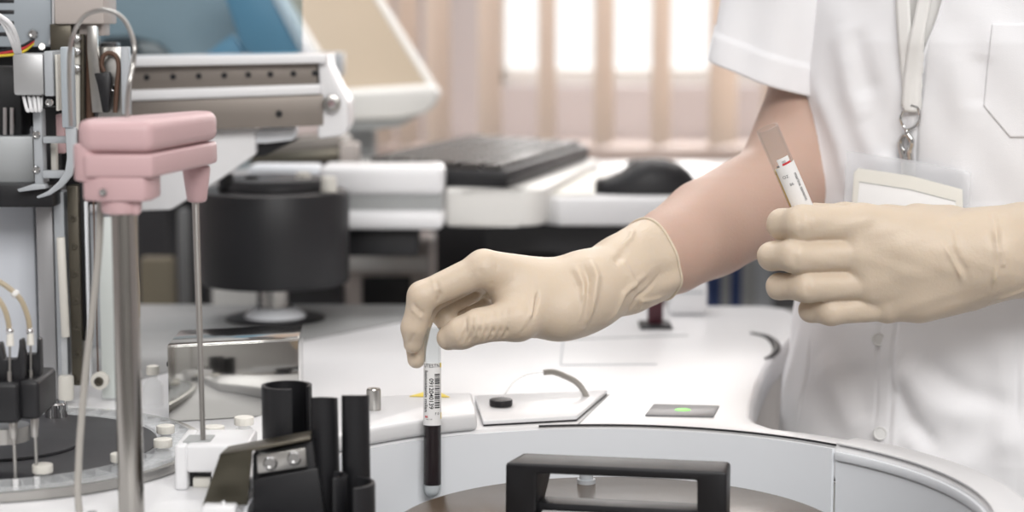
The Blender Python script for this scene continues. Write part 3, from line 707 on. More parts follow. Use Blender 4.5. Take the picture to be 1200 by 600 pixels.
b = MB(); p = at(75, 395, Yg - .012); q = at(76, 440, Yg - .012); b.cyl(q, p, mm(3.6, Yg), mm(3.6, Yg), 20); b.build('rod_tip', CLEARP, gt)
b = MB(); p = at(77.5, 440, Yg - .012); q = at(77.5, 469, Yg - .012); b.cyl(q, p, mm(9, Yg), mm(9, Yg), 24, .0015); b.build('roller', CREAM, gt)
rl = part('linear_rail', DSTEEL, 78, 218, 97, 452, -.008, .02, .0008)
for y in (256, 289, 321, 353, 384, 415, 447): screw('rail_screw', at(86 + (y - 256) * .03, y, Yg - .008), (0, -1, 0), .0026, rl, DSTEEL)
rk = part('toothed_rack', BLACK, 93, 214, 103, 400, .0, .02, .0005)
part('pale_strip', LINER, 98, 236, 107, 452, -.003, .006)
part('drive_belt', BROWN, 108, 214, 115, 446, -.004, .004, .0003)
p = at(116, 447, Yg - .008); r = mm(10.5, Yg); b = MB()
b.cyl(p + V((0, .008, 0)), p, r, r, 32, .001); pu_ = b.build('belt_pulley', CREAM, gt)
screw('hub_screw', p, (0, -1, 0), .0036, pu_, DSTEEL)
part('frosted_strip', mat('frosted_strip', (.68, .72, .70), .35, var=.03, vscale=40), 114, 255, 139, 467, .006, .006)
b = MB()
for dx in (0, 3): b.tube([at(155 + dx, 255, Yg - .006), at(156 + dx, 300, Yg - .006), at(159 + dx, 340, Yg - .006), at(162, 372, Yg - .006)], .0011, 8)
b.build('thin_wires', TAN, gt)
b = MB(); b.rect(153, 240, 160, 262, Yg - .008, .006, .0008); b.build('wire_clamp', DARK, gt)
# slotted sheet panel at the top
sp_ = part('slotted_panel', mat('blue_grey_sheet', (.36, .40, .435), .42, .1, var=.03, vscale=12), -60, -40, 61, 55, .012, .012, .001)
b = MB(); b.pprism([(61, -40), (63, -40), (63.5, 30), (60, 52), (57, 52), (61, 30)], Yg + .008, .012, .0003); b.build('panel_edge', WHITE, sp_)
for y in (-13, 1, 14, 27, 40):
    b = MB(); b.rect(-10, y - 2.4, 16.5, y + 2.6, Yg + .0115, .006, .0006); b.build('slot', BLACK, sp_)
screw('panel_screw', at(39, 40, Yg + .012), (0, -1, .1), .0040, sp_)
part('cover_box', BEIGE, 62, -40, 122, 28.5, .0, .05, .0015)
part('cover_step', BEIGE, 92, 26, 120, 42, .012, .03, .001)
part('dark_bracket', DSTEEL, 58, 28, 84, 60, .004, .03, .001)
# stepper motor
mo = part('stepper_motor', mat('motor_silver', (.50, .505, .51), .4, .55, rvar=.06, vscale=50, var=.05), 14, 63, 52, 112, -.045, .04, .0025)
part('motor_flange', LGREY, 51, 60, 63, 113, -.047, .045, .001, mo)
part('motor_plate', CREAM, 64, 64, 69, 130, -.045, .04, .0005, mo)
screw('motor_screw', at(49, 55, Yg - .03), (.3, -1, .2), .0028, mo, STEELH); screw('motor_screw', at(58, 120, Yg - .045), (0, -1, 0), .0030, mo)
b = MB()
for k, (x, w) in enumerate(((27, 9), (33, 7), (39, 5), (44, 4))):
    b.tube([at(x, 110, Yg - .035), at(x + 1 + w * .2, 122, Yg - .048), at(x + w * .6, 130, Yg - .05), at(x + w, 126, Yg - .046), at(x + w * 1.1, 112, Yg - .035)], .0013, 8)
b.build('lead_wires', WHITE, mo)
b = MB()
for k in range(3): b.tube([at(-12 + 4 * k, 10 + 3 * k, Yg - .05 - .003 * k), at(4 + 4 * k, 28, Yg - .052 - .003 * k), at(13 + 3.5 * k, 46, Yg - .05), at(19 + 2 * k, 62, Yg - .04)], .0017, 10)
b.build('white_cables', WHITE, gt)
for nm, m, o, l in (('signal_wire', YELLOW, 6, 'yellow wire'), ('signal_wire', RED, 2, 'red wire'), ('signal_wire', BLACK, -1, 'black wire')):
    b = MB(); b.tube([at(-5, 62 + o * .6, Yg - .02), at(15, 58 + o, Yg - .025), at(28, 54 + o, Yg - .022), at(39, 47 + o * .7, Yg - .006)], .0011, 8); lab(b.build(nm, m, gt), l)
# pale blade, dark interior, pulley loop
part('pale_blade', mat('pale_blue_blade', (.42, .465, .50), .4, .1, var=.03, vscale=20), 70, 55, 86, 150, -.06, .012, .0012)
b = MB(); b.pprism([(76, 148), (89, 150), (89, 190), (84, 206), (72, 220), (58, 229), (44, 233), (42, 230.5), (56, 224), (68, 213), (76, 200), (78, 185)], Yg - .058, .006, .001); b.build('curved_blade', LGREY, gt)
part('dark_interior', DARK, 84, 28, 112, 150, .016, .03, .001)
part('shade_backing', BLACK, -60, 50, 140, 240, .05, .02, .001)  # black sheet added to darken the gaps between the tower parts
for x0, x1, m, nm in ((87, 94, CREAM, 'white_spacer'), (101, 110, BROWN, 'brown_rod'), (94, 100, DSTEEL, 'dark_rod')):
    b = MB(); b.cyl(at((x0 + x1) / 2, 152, Yg + .004), at((x0 + x1) / 2, 40, Yg + .004), mm((x1 - x0) / 2, Yg), mm((x1 - x0) / 2, Yg), 20); b.build(nm, m, gt)
for y in (45, 60, 80): 
    b = MB(); b.sphere(at(90, y, Yg - .002), .0034, (1.1, .8, .9)); b.build('bright_stud', CHROME, gt)
b = MB(); b.pprism([(102, 30), (113, 30), (114, 56), (122, 132), (108, 132), (102, 60)], Yg - .006, .006, .0006); b.build('steel_fin', STEELH, gt)
part('pulley_plate', STEELH, 112, 55, 152, 150, .006, .012, .001)
part('side_flange', LGREY, 141, 55, 151, 134, -.004, .012, .0006)
b = MB(); b.tube([at(x, y, Yg - .001) for x, y in ((135, 132), (137, 100), (139, 78), (136, 66), (128, 62), (121, 66), (119, 76), (122, 84))], .0018, 10); b.build('belt_loop', BROWN, gt)
b = MB(); b.pprism([(110, 86), (128, 84), (130, 92), (127, 132), (120, 132), (114, 100)], Yg - .008, .007, .0008); b.build('belt_clamp', BLACK, gt)
screw('clamp_screw', at(134, 104, Yg + .004), (0, -1, 0), .0034, gt)
# lower left carriage
part('carriage_plate', mat('grey_carriage', (.44, .46, .47), .42, .3, var=.04, vscale=12), -80, 160, 40, 214, -.01, .02, .001)
part('black_beam', BLACK, -80, 216, 62, 243, -.03, .03, .0012)
part('motor_block', BLACK, -60, 78, 26, 160, .005, .03, .0012)
for x in (6, 14): 
    b = MB(); b.cyl(at(x, 158, Yg - .0), at(x, 126, Yg - .0), .0018, .0018, 14); b.build('shaft', CHROME, gt)
part('upright_bracket', LGREY, 38, 128, 51, 216, -.035, .014, .0012)
for y in (158, 199): screw('bracket_screw', at(43, y, Yg - .035), (0, -1, 0), .0030, gt)
part('cross_bar', LGREY, 50, 160, 84, 168, -.04, .008, .0008); part('cross_bar', LGREY, 50, 200, 80, 209, -.04, .008, .0008)
part('inner_rod', CREAM, 59, 168, 66, 200, -.02, .008, .0006)
part('pink_fitting', PINK, 65, 134, 76, 180, -.01, .012, .001)
part('dark_slot_plate', DARK, 50, 125, 70, 216, .0, .01, .0005)
b = MB(); b.pprism([(20, 222), (38, 216), (52, 216), (54, 221), (22, 225)], Yg - .04, .012, .0005); b.build('bracket_toe', LGREY, gt)

# ================================================================== HORIZONTAL GANTRY BEAM (behind)
Yb2 = .36
gb = thing('gantry_beam', 'horizontal white and brown grey gantry beam with a row of screw holes', 'machine beam', (at(270, 110, Yb2).x, Yb2, ZT))
sl_ = lambda x, y=91: -(x - 160) / 220 * float(np.interp(y, [65, 77, 103, 150], [2.5, 4, 7, 9]))
def bpart(nm, m, x0, y0, x1, y1, dY, dp, bev=.001, par=None, right=0.0):
    b = MB(); b.pprism([(x0, y0 + sl_(x0, y0)), (x1, y0 + sl_(x1, y0)), (x1, y1 + sl_(x1, y1)), (x0, y1 + sl_(x0, y1))], Yb2 + dY, dp, bev); return b.build(nm, m, par or gb)
bpart('top_plate', WHITE, 60, 67, 382, 78, -.012, .09)
r1 = bpart('upper_rail', RAILM, 60, 77, 372, 106, .0, .05)
for x in (172, 203, 233, 263, 291, 317, 344, 369):
    p = at(x, 91 + sl_(x), Yb2); b = MB(); b.cyl(p + V((0, .001, 0)), p - V((0, .0012, 0)), mm(3.6, Yb2), mm(3.4, Yb2), 16); lab(b.build('rail_screw', BLACK, r1), 'dark socket screw')
bpart('middle_strip', WHITE, 60, 105.5, 376, 118, -.008, .06, .002)
r2 = bpart('lower_rail', RAILM, 60, 118, 379, 156, -.004, .05)
p = at(327, 133.5, Yb2 - .004); b = MB(); b.cyl(p + V((0, .001, 0)), p - V((0, .0012, 0)), mm(4.4, Yb2), mm(4, Yb2), 16); lab(b.build('rail_screw', BLACK, r2), 'dark socket screw')
b = MB(); b.pprism([(372, 66), (382, 65), (386, 80), (398, 104), (407, 118), (408, 148), (402, 159), (372, 163), (372, 120), (374, 100)], Yb2 - .003, .07, .003, 3); b.build('end_cap', WHITE, gb)
p = at(389, 121, Yb2 - .006); b = MB(); b.cyl(p + V((0, .006, 0)), p - V((0, .005, 0)), mm(10.5, Yb2), mm(10, Yb2), 28, .001); pu2 = b.build('end_pulley', STEELH, gb)
screw('hub_screw', p - V((0, .005, 0)), (0, -1, 0), .0038, pu2)
b = MB(); b.pprism([(60, 150), (298, 148), (299, 181), (255, 212), (200, 246), (60, 250)], Yb2 + .012, .03, .002); b.build('white_bracket', WHITE, gb)
b = MB(); b.pprism([(300, 152), (346, 150), (344, 164), (312, 168), (299, 168)], Yb2 + .02, .03, .002); b.build('blue_grey_lug', LINER, gb)
b = MB(); b.pprism([(296, 168), (312, 166), (350, 163), (310, 183), (296, 184)], Yb2 + .03, .03, .001); b.build('dark_lug', BLACK, gb)
b = MB(); b.pprism([(60, 240), (120, 240), (120, 418), (60, 418)], Yb2 + .02, .04, .002); b.build('support_column', LGREY, gb)
# tinted cover sheet above the beam with things behind it
tc_ = thing('tinted_cover', 'tinted clear acrylic cover standing on the gantry beam', 'acrylic cover', (at(250, 60, .40).x, .40, at(250, 64, .40).z))
b = MB(); b.pprism([(100, -60), (354, -60), (354, 60), (100, 66)], .40, .004, .0004); b.build('sheet', TINT, tc_)
bd = thing('blue_hood_arm', 'blue slanted hood panel seen through the tinted cover', 'hood panel', (at(310, 60, .9).x, .9, at(310, 70, .9).z))
b = MB(); b.pprism([(254, -30), (305, -30), (358, 70), (300, 70), (284, 58)], .90, .03, .004); b.pprism([(205, 90), (272, 40), (284, 58), (300, 92)], .91, .03, .003); b.build('panel', BLUEP, bd)
b = MB(); b.pprism([(303, -30), (315, -30), (368, 70), (356, 70)], .895, .03, .002); b.build('pale_edge', LINER, bd)
b = MB(); b.pprism([(215, 64), (400, 62), (400, 90), (215, 90)], .90, .05, .002); b.build('base_bar', LGREY, bd)
wb = thing('pale_screen_board', 'pale blue grey board behind the tinted cover', 'board', (at(190, 60, 1.0).x, 1.0, 0))
b = MB(); b.rect(60, -60, 300, 200, 1.02, .02, .003); b.build('board', mat('blue_grey_board', (.44, .50, .53), .5, var=.03, vscale=5), wb)
b = MB(); b.pprism([(118, 44), (150, 42), (185, 50), (200, 64), (118, 64)], 1.0, .015, .003); b.build('dark_clip', DARK, wb)
b = MB(); b.pprism([(160, 50), (180, 50), (198, 64), (168, 64)], .995, .01, .002); b.build('tan_clip', BEIGE, wb)

# ================================================================== TILTED DISPLAY
td = thing('tilted_display', 'white framed beige display leaning back beside the gantry beam', 'display', tuple(at(455, 135, 1.25)))
bl0 = at(398, 110, 1.12); br0 = at(505, 103, 1.25)
uu = (br0 - bl0); Lu = uu.length; uu.normalize()
# direction up the panel: perpendicular to uu, projecting along (-75,-110)
def upv():
    best = None
    for k in range(-200, 200):
        q = at(511 - 75, 102 - 110, 1.25 + k * .002); d = q - br0
        s = abs(d.normalized().dot(uu))
        if best is None or s < best[0]: best = (s, d)
    return best[1]
vv_ = upv(); sc_ = vv_.length; vv_.normalize(); nn = uu.cross(vv_).normalized()
print('display', Lu, sc_, uu, vv_, nn)
if nn.y > 0: nn = -nn
tp = lambda a, c, d=0: bl0 + uu * a + vv_ * c + nn * d
Hh = sc_ * 2.0
b = MB(); fwid = .012
outer = [tp(-.012, -.02), tp(Lu, -.02), tp(Lu, Hh), tp(-.012, Hh)]; inner = [tp(0, 0), tp(Lu - fwid, 0), tp(Lu - fwid, Hh - .01), tp(0, Hh - .01)]
b.prism(outer, nn * .012, .003, 3, holes=[inner]); b.build('frame', WARMW, td)
b = MB(); b.prism([tp(-.005, -.01, .002), tp(Lu - .006, -.01, .002), tp(Lu - .006, Hh - .005, .002), tp(-.005, Hh - .005, .002)], nn * .004); b.build('screen', SCREEN, td)
b = MB(); b.prism([tp(-.010, -.018, -.016), tp(Lu - .002, -.018, -.016), tp(Lu - .002, Hh, -.016), tp(-.010, Hh, -.016)], nn * .016, .003); b.build('back_shell', WARMW, td)
b = MB(); b.pprism([(398, 109), (440, 106), (509, 101), (514, 108), (512, 122), (500, 133), (470, 139), (408, 141), (400, 128)], 1.10, .06, .006, 4); b.build('lower_bezel', WARMW, td)
b = MB(); b.pprism([(404, 138), (470, 138), (492, 135), (470, 148), (440, 152), (404, 153)], 1.115, .06, .003); b.build('hinge_cover', GREYP, td)
b = MB(); a = at(412, 150, 1.20); b.box((a.x - .03, 1.20, dz + .0005), (a.x + .03, 1.24, a.z + .02), .004); b.build('stand', GREYP, td)
# dark stacked trays below the beam
tr = thing('tray_stack', 'dark stacked trays under the end of the gantry beam', 'tray', (at(360, 190, .80).x, .80, at(360, 194, .80).z))
b = MB(); b.pprism([(312, 166), (398, 160), (406, 168), (404, 176), (300, 182)], .80, .1, .002); b.build('upper_tray', mat('taupe_tray', (.20, .18, .16), .45, .2, var=.06, vscale=12), tr)
b = MB(); b.pprism([(296, 181), (400, 174), (404, 190), (290, 194)], .795, .1, .002); b.build('lower_tray', DSTEEL, tr)
b = MB(); b.pprism([(398, 168), (420, 168), (420, 194), (398, 194)], .79, .03, .002); b.build('tray_front', BEIGE, tr)
st_ = thing('tray_support', 'grey column carrying the dark trays', 'column', (at(345, 200, .86).x, .86, ZT))
b = MB(); b.box((at(300, 200, .86).x, .85, .0), (at(400, 200, .86).x, .89, at(345, 191, .86).z), .003); b.build('column', DARK, st_)

# ================================================================== BLACK DRUM
Yc = .545
dr = thing('black_drum', 'big black reaction drum on a steel stem behind the polished box', 'drum', (at(322, 365, Yc).x, Yc, ZT))
c = at(322, 331, Yc); r = mm(88, Yc); ztop = at(322, 222, Yc).z
b = MB(); b.cyl((c.x, Yc, c.z), (c.x, Yc, ztop), r, r * 1.01, 96, .004); b.build('drum', BLACK, dr)
b = MB(); b.cyl((c.x, Yc, ztop), (c.x, Yc, ztop + .012), r * .75, r * .7, 64, .002); b.build('top_flange', DARK, dr)
for k in range(5):
    q = at(265 + 30 * k, 208, Yc - .03 + .012 * (k % 2)); b = MB(); b.cyl((q.x, q.y, ztop + .0), (q.x, q.y, at(270, 200 + 4 * (k % 3), Yc).z), .008, .007, 24, .001); b.build('top_fitting', BLACK if k < 2 else CREAM, dr)
b = MB(); b.cyl((c.x, Yc, ZT + .012), (c.x, Yc, c.z + .001), mm(16, Yc), mm(16, Yc), 32); b.build('stem', STEELH, dr)
b = MB(); b.lathe((c.x, Yc, ZT + .0024), [(0, 0), (mm(36, Yc), 0), (mm(36, Yc), .004), (mm(24, Yc), .012), (0, .012)], 48); b.build('base', LINER, dr)
b = MB(); b.cyl((c.x, Yc, ZT + .0021), (c.x, Yc, ZT + .0045), mm(60, Yc), mm(58, Yc), 64, .001); b.build('foot_ring', BLACK, dr)
# ================================================================== SURFACES GROWN FROM LIMB AXES
def smin(a, b, k):
    h = np.clip(.5 + .5 * (b - a) / k, 0, 1); return b * (1 - h) + a * h - k * h * (1 - h)
def cone_d(X, a, b, ra, rb, sq=None):
    if sq is not None:                                      # squash across an axis: (axis, factor)
        n = np.array(sq[0], np.float32); f = sq[1]
        X = X + (X @ n)[..., None] * n * (f - 1); a = a + (a @ n) * n * (f - 1); b = b + (b @ n) * n * (f - 1)
    ab = b - a; t = np.clip(((X - a) @ ab) / max(ab @ ab, 1e-12), 0, 1)
    return np.linalg.norm(X - a - t[..., None] * ab, axis=-1) - (ra + (rb - ra) * t)
def grow(groups, h, pad=.012):
    """groups: list of (k_to_rest, [(a, b, ra, rb, k_inside[, squash])...]); returns vertices, quads of the zero surface"""
    prims = [p for g in groups for p in g[1]]
    lo = np.min([np.minimum(np.array(p[0]) - p[2], np.array(p[1]) - p[3]) for p in prims], 0) - pad
    hi = np.max([np.maximum(np.array(p[0]) + p[2], np.array(p[1]) + p[3]) for p in prims], 0) + pad
    n = np.ceil((hi - lo) / h).astype(int) + 1
    D = np.full(n, 1.0, np.float32); ax = [(lo[i] + np.arange(n[i]) * h).astype(np.float32) for i in range(3)]
    for kg, ps in groups:
        glo = np.min([np.minimum(np.array(p[0]) - p[2], np.array(p[1]) - p[3]) for p in ps], 0) - .012 - 2 * kg
        ghi = np.max([np.maximum(np.array(p[0]) + p[2], np.array(p[1]) + p[3]) for p in ps], 0) + .012 + 2 * kg
        i0 = np.maximum(((glo - lo) / h).astype(int), 0); i1 = np.minimum(((ghi - lo) / h).astype(int) + 2, n)
        X = np.stack(np.meshgrid(ax[0][i0[0]:i1[0]], ax[1][i0[1]:i1[1]], ax[2][i0[2]:i1[2]], indexing='ij'), -1)
        d = None
        for p in ps:
            e = cone_d(X, np.array(p[0], np.float32), np.array(p[1], np.float32), p[2], p[3], p[5] if len(p) > 5 else None).astype(np.float32)
            d = e if d is None else smin(d, e, p[4])
        s = (slice(i0[0], i1[0]), slice(i0[1], i1[1]), slice(i0[2], i1[2])); D[s] = smin(D[s], d, kg)
    # naive surface nets
    c = np.array(n) - 1; S = np.zeros(tuple(c) + (3,), np.float32); N = np.zeros(tuple(c), np.float32); faces = []
    neg = D < 0; idx = None; cross = []
    for a in range(3):
        u = [slice(None)] * 3; v = [slice(None)] * 3; u[a] = slice(0, -1); v[a] = slice(1, None)
        m = neg[tuple(u)] != neg[tuple(v)]; I = np.argwhere(m); d0 = D[tuple(u)][m]; d1 = D[tuple(v)][m]; t = d0 / (d0 - d1)
        P = I.astype(np.float32); P[:, a] += t; cross.append((a, I, d0 < 0))
        o = [b for b in range(3) if b != a]
        for e in (0, 1):
            for f in (0, 1):
                J = I.copy(); J[:, o[0]] -= e; J[:, o[1]] -= f
                ok = np.all((J >= 0) & (J < c), 1); J = J[ok]
                np.add.at(S, tuple(J.T), P[ok]); np.add.at(N, tuple(J.T), 1)
    used = np.argwhere(N > 0); idx = np.full(tuple(c), -1, np.int64); idx[tuple(used.T)] = np.arange(len(used))
    Vt = S[tuple(used.T)] / N[tuple(used.T)][:, None] * h + lo
    for a, I, inside in cross:
        o = [(a + 1) % 3, (a + 2) % 3]; q = []
        for e, f in ((1, 1), (0, 1), (0, 0), (1, 0)):
            J = I.copy(); J[:, o[0]] -= e; J[:, o[1]] -= f; q.append(idx[tuple(J.T)])
        Q = np.stack(q, 1); Q[~inside] = Q[~inside][:, ::-1]; faces.append(Q)
    Fq = np.concatenate(faces)
    return Vt.astype(np.float64), Fq
def relax(Vt, Fq, it, lam=.5):
    n = len(Vt); e = np.concatenate([Fq[:, [0, 1]], Fq[:, [1, 2]], Fq[:, [2, 3]], Fq[:, [3, 0]]]); deg = np.bincount(e[:, 0], minlength=n)[:, None]
    for _ in range(it):
        A = np.stack([np.bincount(e[:, 0], weights=Vt[e[:, 1], i], minlength=n) for i in range(3)], 1) / np.maximum(deg, 1)
        Vt = Vt + (A - Vt) * lam
    return Vt
def normals(Vt, Fq):
    fn = np.cross(Vt[Fq[:, 2]] - Vt[Fq[:, 0]], Vt[Fq[:, 3]] - Vt[Fq[:, 1]]); N = np.zeros_like(Vt)
    for i in range(Fq.shape[1]): np.add.at(N, Fq[:, i], fn)
    return N / np.maximum(np.linalg.norm(N, axis=1), 1e-12)[:, None]
def crease(Vt, N, pts, w, h, facing=None):
    """push the surface by h along a polyline, with a soft width w"""
    pts = np.array([tuple(p) for p in pts]); d = np.full(len(Vt), 1e9); tt = np.zeros(len(Vt)); L = len(pts) - 1
    for i in range(L):
        a, b = pts[i], pts[i + 1]; ab = b - a; t = np.clip(((Vt - a) @ ab) / (ab @ ab), 0, 1)
        e = np.linalg.norm(Vt - a - t[:, None] * ab, axis=1); m = e < d; d[m] = e[m]; tt[m] = (i + t[m]) / L
    fade = np.clip(np.minimum(tt, 1 - tt) * 5, 0.15, 1)
    return Vt + N * (h * np.exp(-(d / w) ** 2) * fade)[:, None]
def link_np(name, Vt, Fq, m, parent, off):
    me = bpy.data.meshes.new(name); me.from_pydata((Vt - np.array(tuple(off))).tolist(), [], Fq.tolist() if hasattr(Fq, 'tolist') else Fq)
    me.materials.append(m)
    for p in me.polygons: p.use_smooth = True
    o = bpy.data.objects.new(name, me); COL.objects.link(o); o.parent = parent
    return o
A3 = lambda px, py, Y: np.array(tuple(at(px, py, Y)))

# ================================================================== PERSON
PC = V((.405, .225, 0))
pe = thing('person', 'person in a white short sleeved lab coat and cream gloves holding two tubes', 'person', tuple(PC))
phi = math.radians(27); FR = V((-math.sin(phi), -math.cos(phi), 0)); LT = V((math.cos(phi), -math.sin(phi), 0))   # front, and the wearer's left
def bp(l, f, z): return np.array(tuple(PC + LT * l + FR * f + V((0, 0, z))))
sq = ((FR.x, FR.y, FR.z), 1.45)
shR = A3(985, -135, .30); upR = A3(964, 105, .275); rimR = A3(768, 305, .085); elR = A3(916, 222, .225); wrR = A3(712, 330, .035); wr2 = A3(690, 338, .03)
shL = bp(.165, -.01, 1.375); elL = np.array((.60, .075, at(1300, 283, .075).z)); wrL = A3(1170, 297, .005)
mid = elR * .55 + wrR * .45
body = [(.03, [(bp(0, 0, .92), bp(0, 0, 1.12), .125, .105, .05, sq), (bp(0, 0, 1.12), bp(0, 0, 1.30), .105, .125, .05, sq), (bp(-.10, 0, 1.36), bp(.10, 0, 1.36), .06, .06, .05), (bp(0, 0, 1.3), bp(0, .0, 1.47), .055, .052, .05)]),
        (.02, [(bp(0, .02, 1.57), bp(0, .03, 1.53), .088, .07, .03), (bp(0, .0, 1.60), bp(0, -.01, 1.60), .09, .088, .03), (bp(0, .095, 1.535), bp(0, .113, 1.52), .010, .013, .012), (bp(-.02, .088, 1.485), bp(.02, .088, 1.485), .010, .010, .008), (bp(-.088, -.005, 1.54), bp(-.088, -.012, 1.515), .012, .008, .006), (bp(.088, -.005, 1.54), bp(.088, -.012, 1.515), .012, .008, .006)])]
body.append((.03, [(shR, upR, .045, .043, .008), (upR, elR, .043, .0405, .008), (elR, mid, .0425, .0385, .008), (mid, rimR * .75 + mid * .25, .0385, .0325, .005), (rimR * .75 + mid * .25, rimR * .85 + wr2 * .15, .0325, .0265, .005), (rimR * .85 + wr2 * .15, wr2, .0265, .0225, .005)]))
body.append((.03, [(shL, elL, .050, .040, .02), (elL, wrL, .040, .0255, .02)]))
for s in (-1, 1):
    body.append((.03, [(bp(.085 * s, 0, .90), bp(.09 * s, .01, .50), .085, .056, .03), (bp(.09 * s, .01, .50), bp(.09 * s, -.02, .10), .054, .036, .03)]))
    body.append((.02, [(bp(.09 * s, -.03, .06), bp(.10 * s, .12, .04), .035, .03, .02)]))
Vb, Fb = grow(body, .006)
Vb = relax(Vb, Fb, 2)
link_np('body', Vb, Fb, SKIN, pe, PC)
for s in (-1, 1):
    b = MB(); b.sphere(V(bp(.032 * s, .083, 1.545)), .011, (1, 1, .8)); b.build('eye', WHITE, pe)
    b = MB(); b.sphere(V(bp(.09 * s, .05, .035)), .05, (1, 2.3, .7), rot=Matrix.Rotation(-phi, 3, 'Z')); b.build('clog', SHOE, pe)
hv, hf = grow([(.01, [(bp(0, -.02, 1.615), bp(0, -.04, 1.58), .10, .095, .02), (bp(0, -.07, 1.58), bp(0, -.07, 1.44), .075, .05, .02)])], .006); link_np('hair', hv, hf, mat('brown_hair', (.09, .05, .03), .5, bump=.4, bscale=120, var=.1), pe, PC)
leg = []
for s in (-1, 1): leg.append((.03, [(bp(.085 * s, 0, .90), bp(.09 * s, .01, .50), .10, .074, .03), (bp(.09 * s, .01, .50), bp(.09 * s, -.02, .09), .073, .062, .03)]))
tv, tf = grow(leg, .008); link_np('trousers', tv, tf, TROUS, pe, PC)

# ------------------------------------------------------------------ coat: one shell round the trunk, with folds
zs_ = np.linspace(.70, 1.40, 330); NT = 460
def prof(z):                                                # half width, half depth, centre shift (left, front)
    a = np.interp(z, [.70, .88, .98, 1.08, 1.2, 1.30, 1.36, 1.40], [.186, .182, .171, .170, .172, .172, .150, .085])
    f = np.interp(z, [.70, .88, .98, 1.08, 1.2, 1.30, 1.36, 1.40], [.150, .142, .128, .122, .128, .118, .095, .062])
    return a, f
th0 = np.linspace(0, 2 * PI, NT, endpoint=False)
th0 = th0 + .55 * np.sin(th0 + PI)                          # finer at the front
cv = np.zeros((len(zs_), NT, 3))
for i, z in enumerate(zs_):
    a, f = prof(z); e = .86
    c_ = np.cos(th0); s_ = np.sin(th0)
    l = a * np.sign(s_) * np.abs(s_) ** e; fr = f * np.sign(c_) * np.abs(c_) ** e
    cv[i, :, 0] = PC.x + LT.x * l + FR.x * fr; cv[i, :, 1] = PC.y + LT.y * l + FR.y * fr; cv[i, :, 2] = z
ci = np.arange(len(zs_) * NT).reshape(len(zs_), NT)
cf = np.stack([ci[:-1], np.roll(ci[:-1], -1, 1), np.roll(ci[1:], -1, 1), ci[1:]], -1).reshape(-1, 4)
cv = cv.reshape(-1, 3)
if True:
    n0 = normals(cv, cf)
    if np.mean(np.sum(n0 * (cv - np.array((PC.x, PC.y, 0)) * np.array((1, 1, 0)) - cv * np.array((0, 0, 1))), 1)) < 0: cf = cf[:, ::-1]
def bvh(): return BVHTree.FromPolygons([V(p) for p in cv], [tuple(f) for f in cf])
BV = bvh()
def on(px, py, lift=0.0, bv=None):
    r = ray(px, py); hit = (bv or BV).ray_cast(CAM, r.normalized())
    if hit[0] is None: return at(px, py, .2)
    n = hit[1] if hit[1].dot(r) < 0 else -hit[1]
    return hit[0] + n * lift
CN = normals(cv, cf)
folds = [  # (polyline in the photo's pixels, half width, height): soft folds of the cotton
    ([(985, 20), (1000, 110), (1035, 190), (1050, 235)], .012, .006), ([(955, 90), (985, 170), (1005, 250)], .010, .005), ([(1010, 130), (1040, 190)], .008, -.004),
    ([(950, 130), (962, 200), (966, 300)], .006, .004), ([(1000, 30), (1020, 120)], .012, -.004),
    ([(1046, 440), (1065, 490), (1100, 530)], .009, -.007), ([(1050, 420), (1090, 470), (1160, 500)], .014, .007), ([(1075, 420), (1130, 460), (1200, 480)], .010, -.005),
    ([(1060, 500), (1090, 540), (1140, 560)], .010, .005), ([(960, 410), (985, 470), (1010, 520)], .014, .005), ([(1000, 420), (1015, 500)], .012, -.004),
    ([(1120, 20), (1130, 150), (1125, 240)], .014, .004), ([(1150, 60), (1142, 130)], .010, -.003), ([(940, 380), (925, 450), (918, 510)], .007, .005),
    ([(1170, 380), (1178, 480), (1180, 590)], .010, .004), ([(1110, 560), (1170, 520), (1210, 515)], .012, .005)]
for pl_, w, h in folds:
    cv = crease(cv, CN, [on(x, y) for x, y in pl_], w * .95, h * .7)
CN = normals(cv, cf); BV = bvh()
# seams: fine grooves with a ridge beside them
for pl_, w, h in [([(951, 395), (947, 430), (941, 465), (936, 505)], .0014, -.0016), ([(948, 395), (944, 430), (938, 465), (933, 505)], .0014, .0012),
                  ([(1089, 40), (1083, 62), (1079, 100), (1075, 140), (1066, 250), (1055, 330), (1047, 400), (1043, 480), (1041, 570)], .0016, -.0020),
                  ([(1060, 64), (1061, 140), (1050, 240), (1036, 340), (1029, 400), (1026, 480), (1024, 560)], .0016, -.0012),
                  ([(1054, 400), (1050, 480), (1048, 570)], .0022, .0016), ([(1193, 370), (1192, 480), (1192, 590)], .0014, -.0014)]:
    cv = crease(cv, CN, [on(x, y) for x, y in pl_], w, h)
rng = np.random.RandomState(3)
ph = rng.rand(8) * 6.28
wob = .0009 * np.sin(cv[:, 0] * 60 + ph[0] + 2 * np.sin(cv[:, 2] * 21 + ph[1])) * np.sin(cv[:, 2] * 34 + ph[2]) + .0006 * np.sin(cv[:, 0] * 130 + cv[:, 2] * 90 + ph[3])
cv = cv + CN * wob[:, None]
BV = bvh()
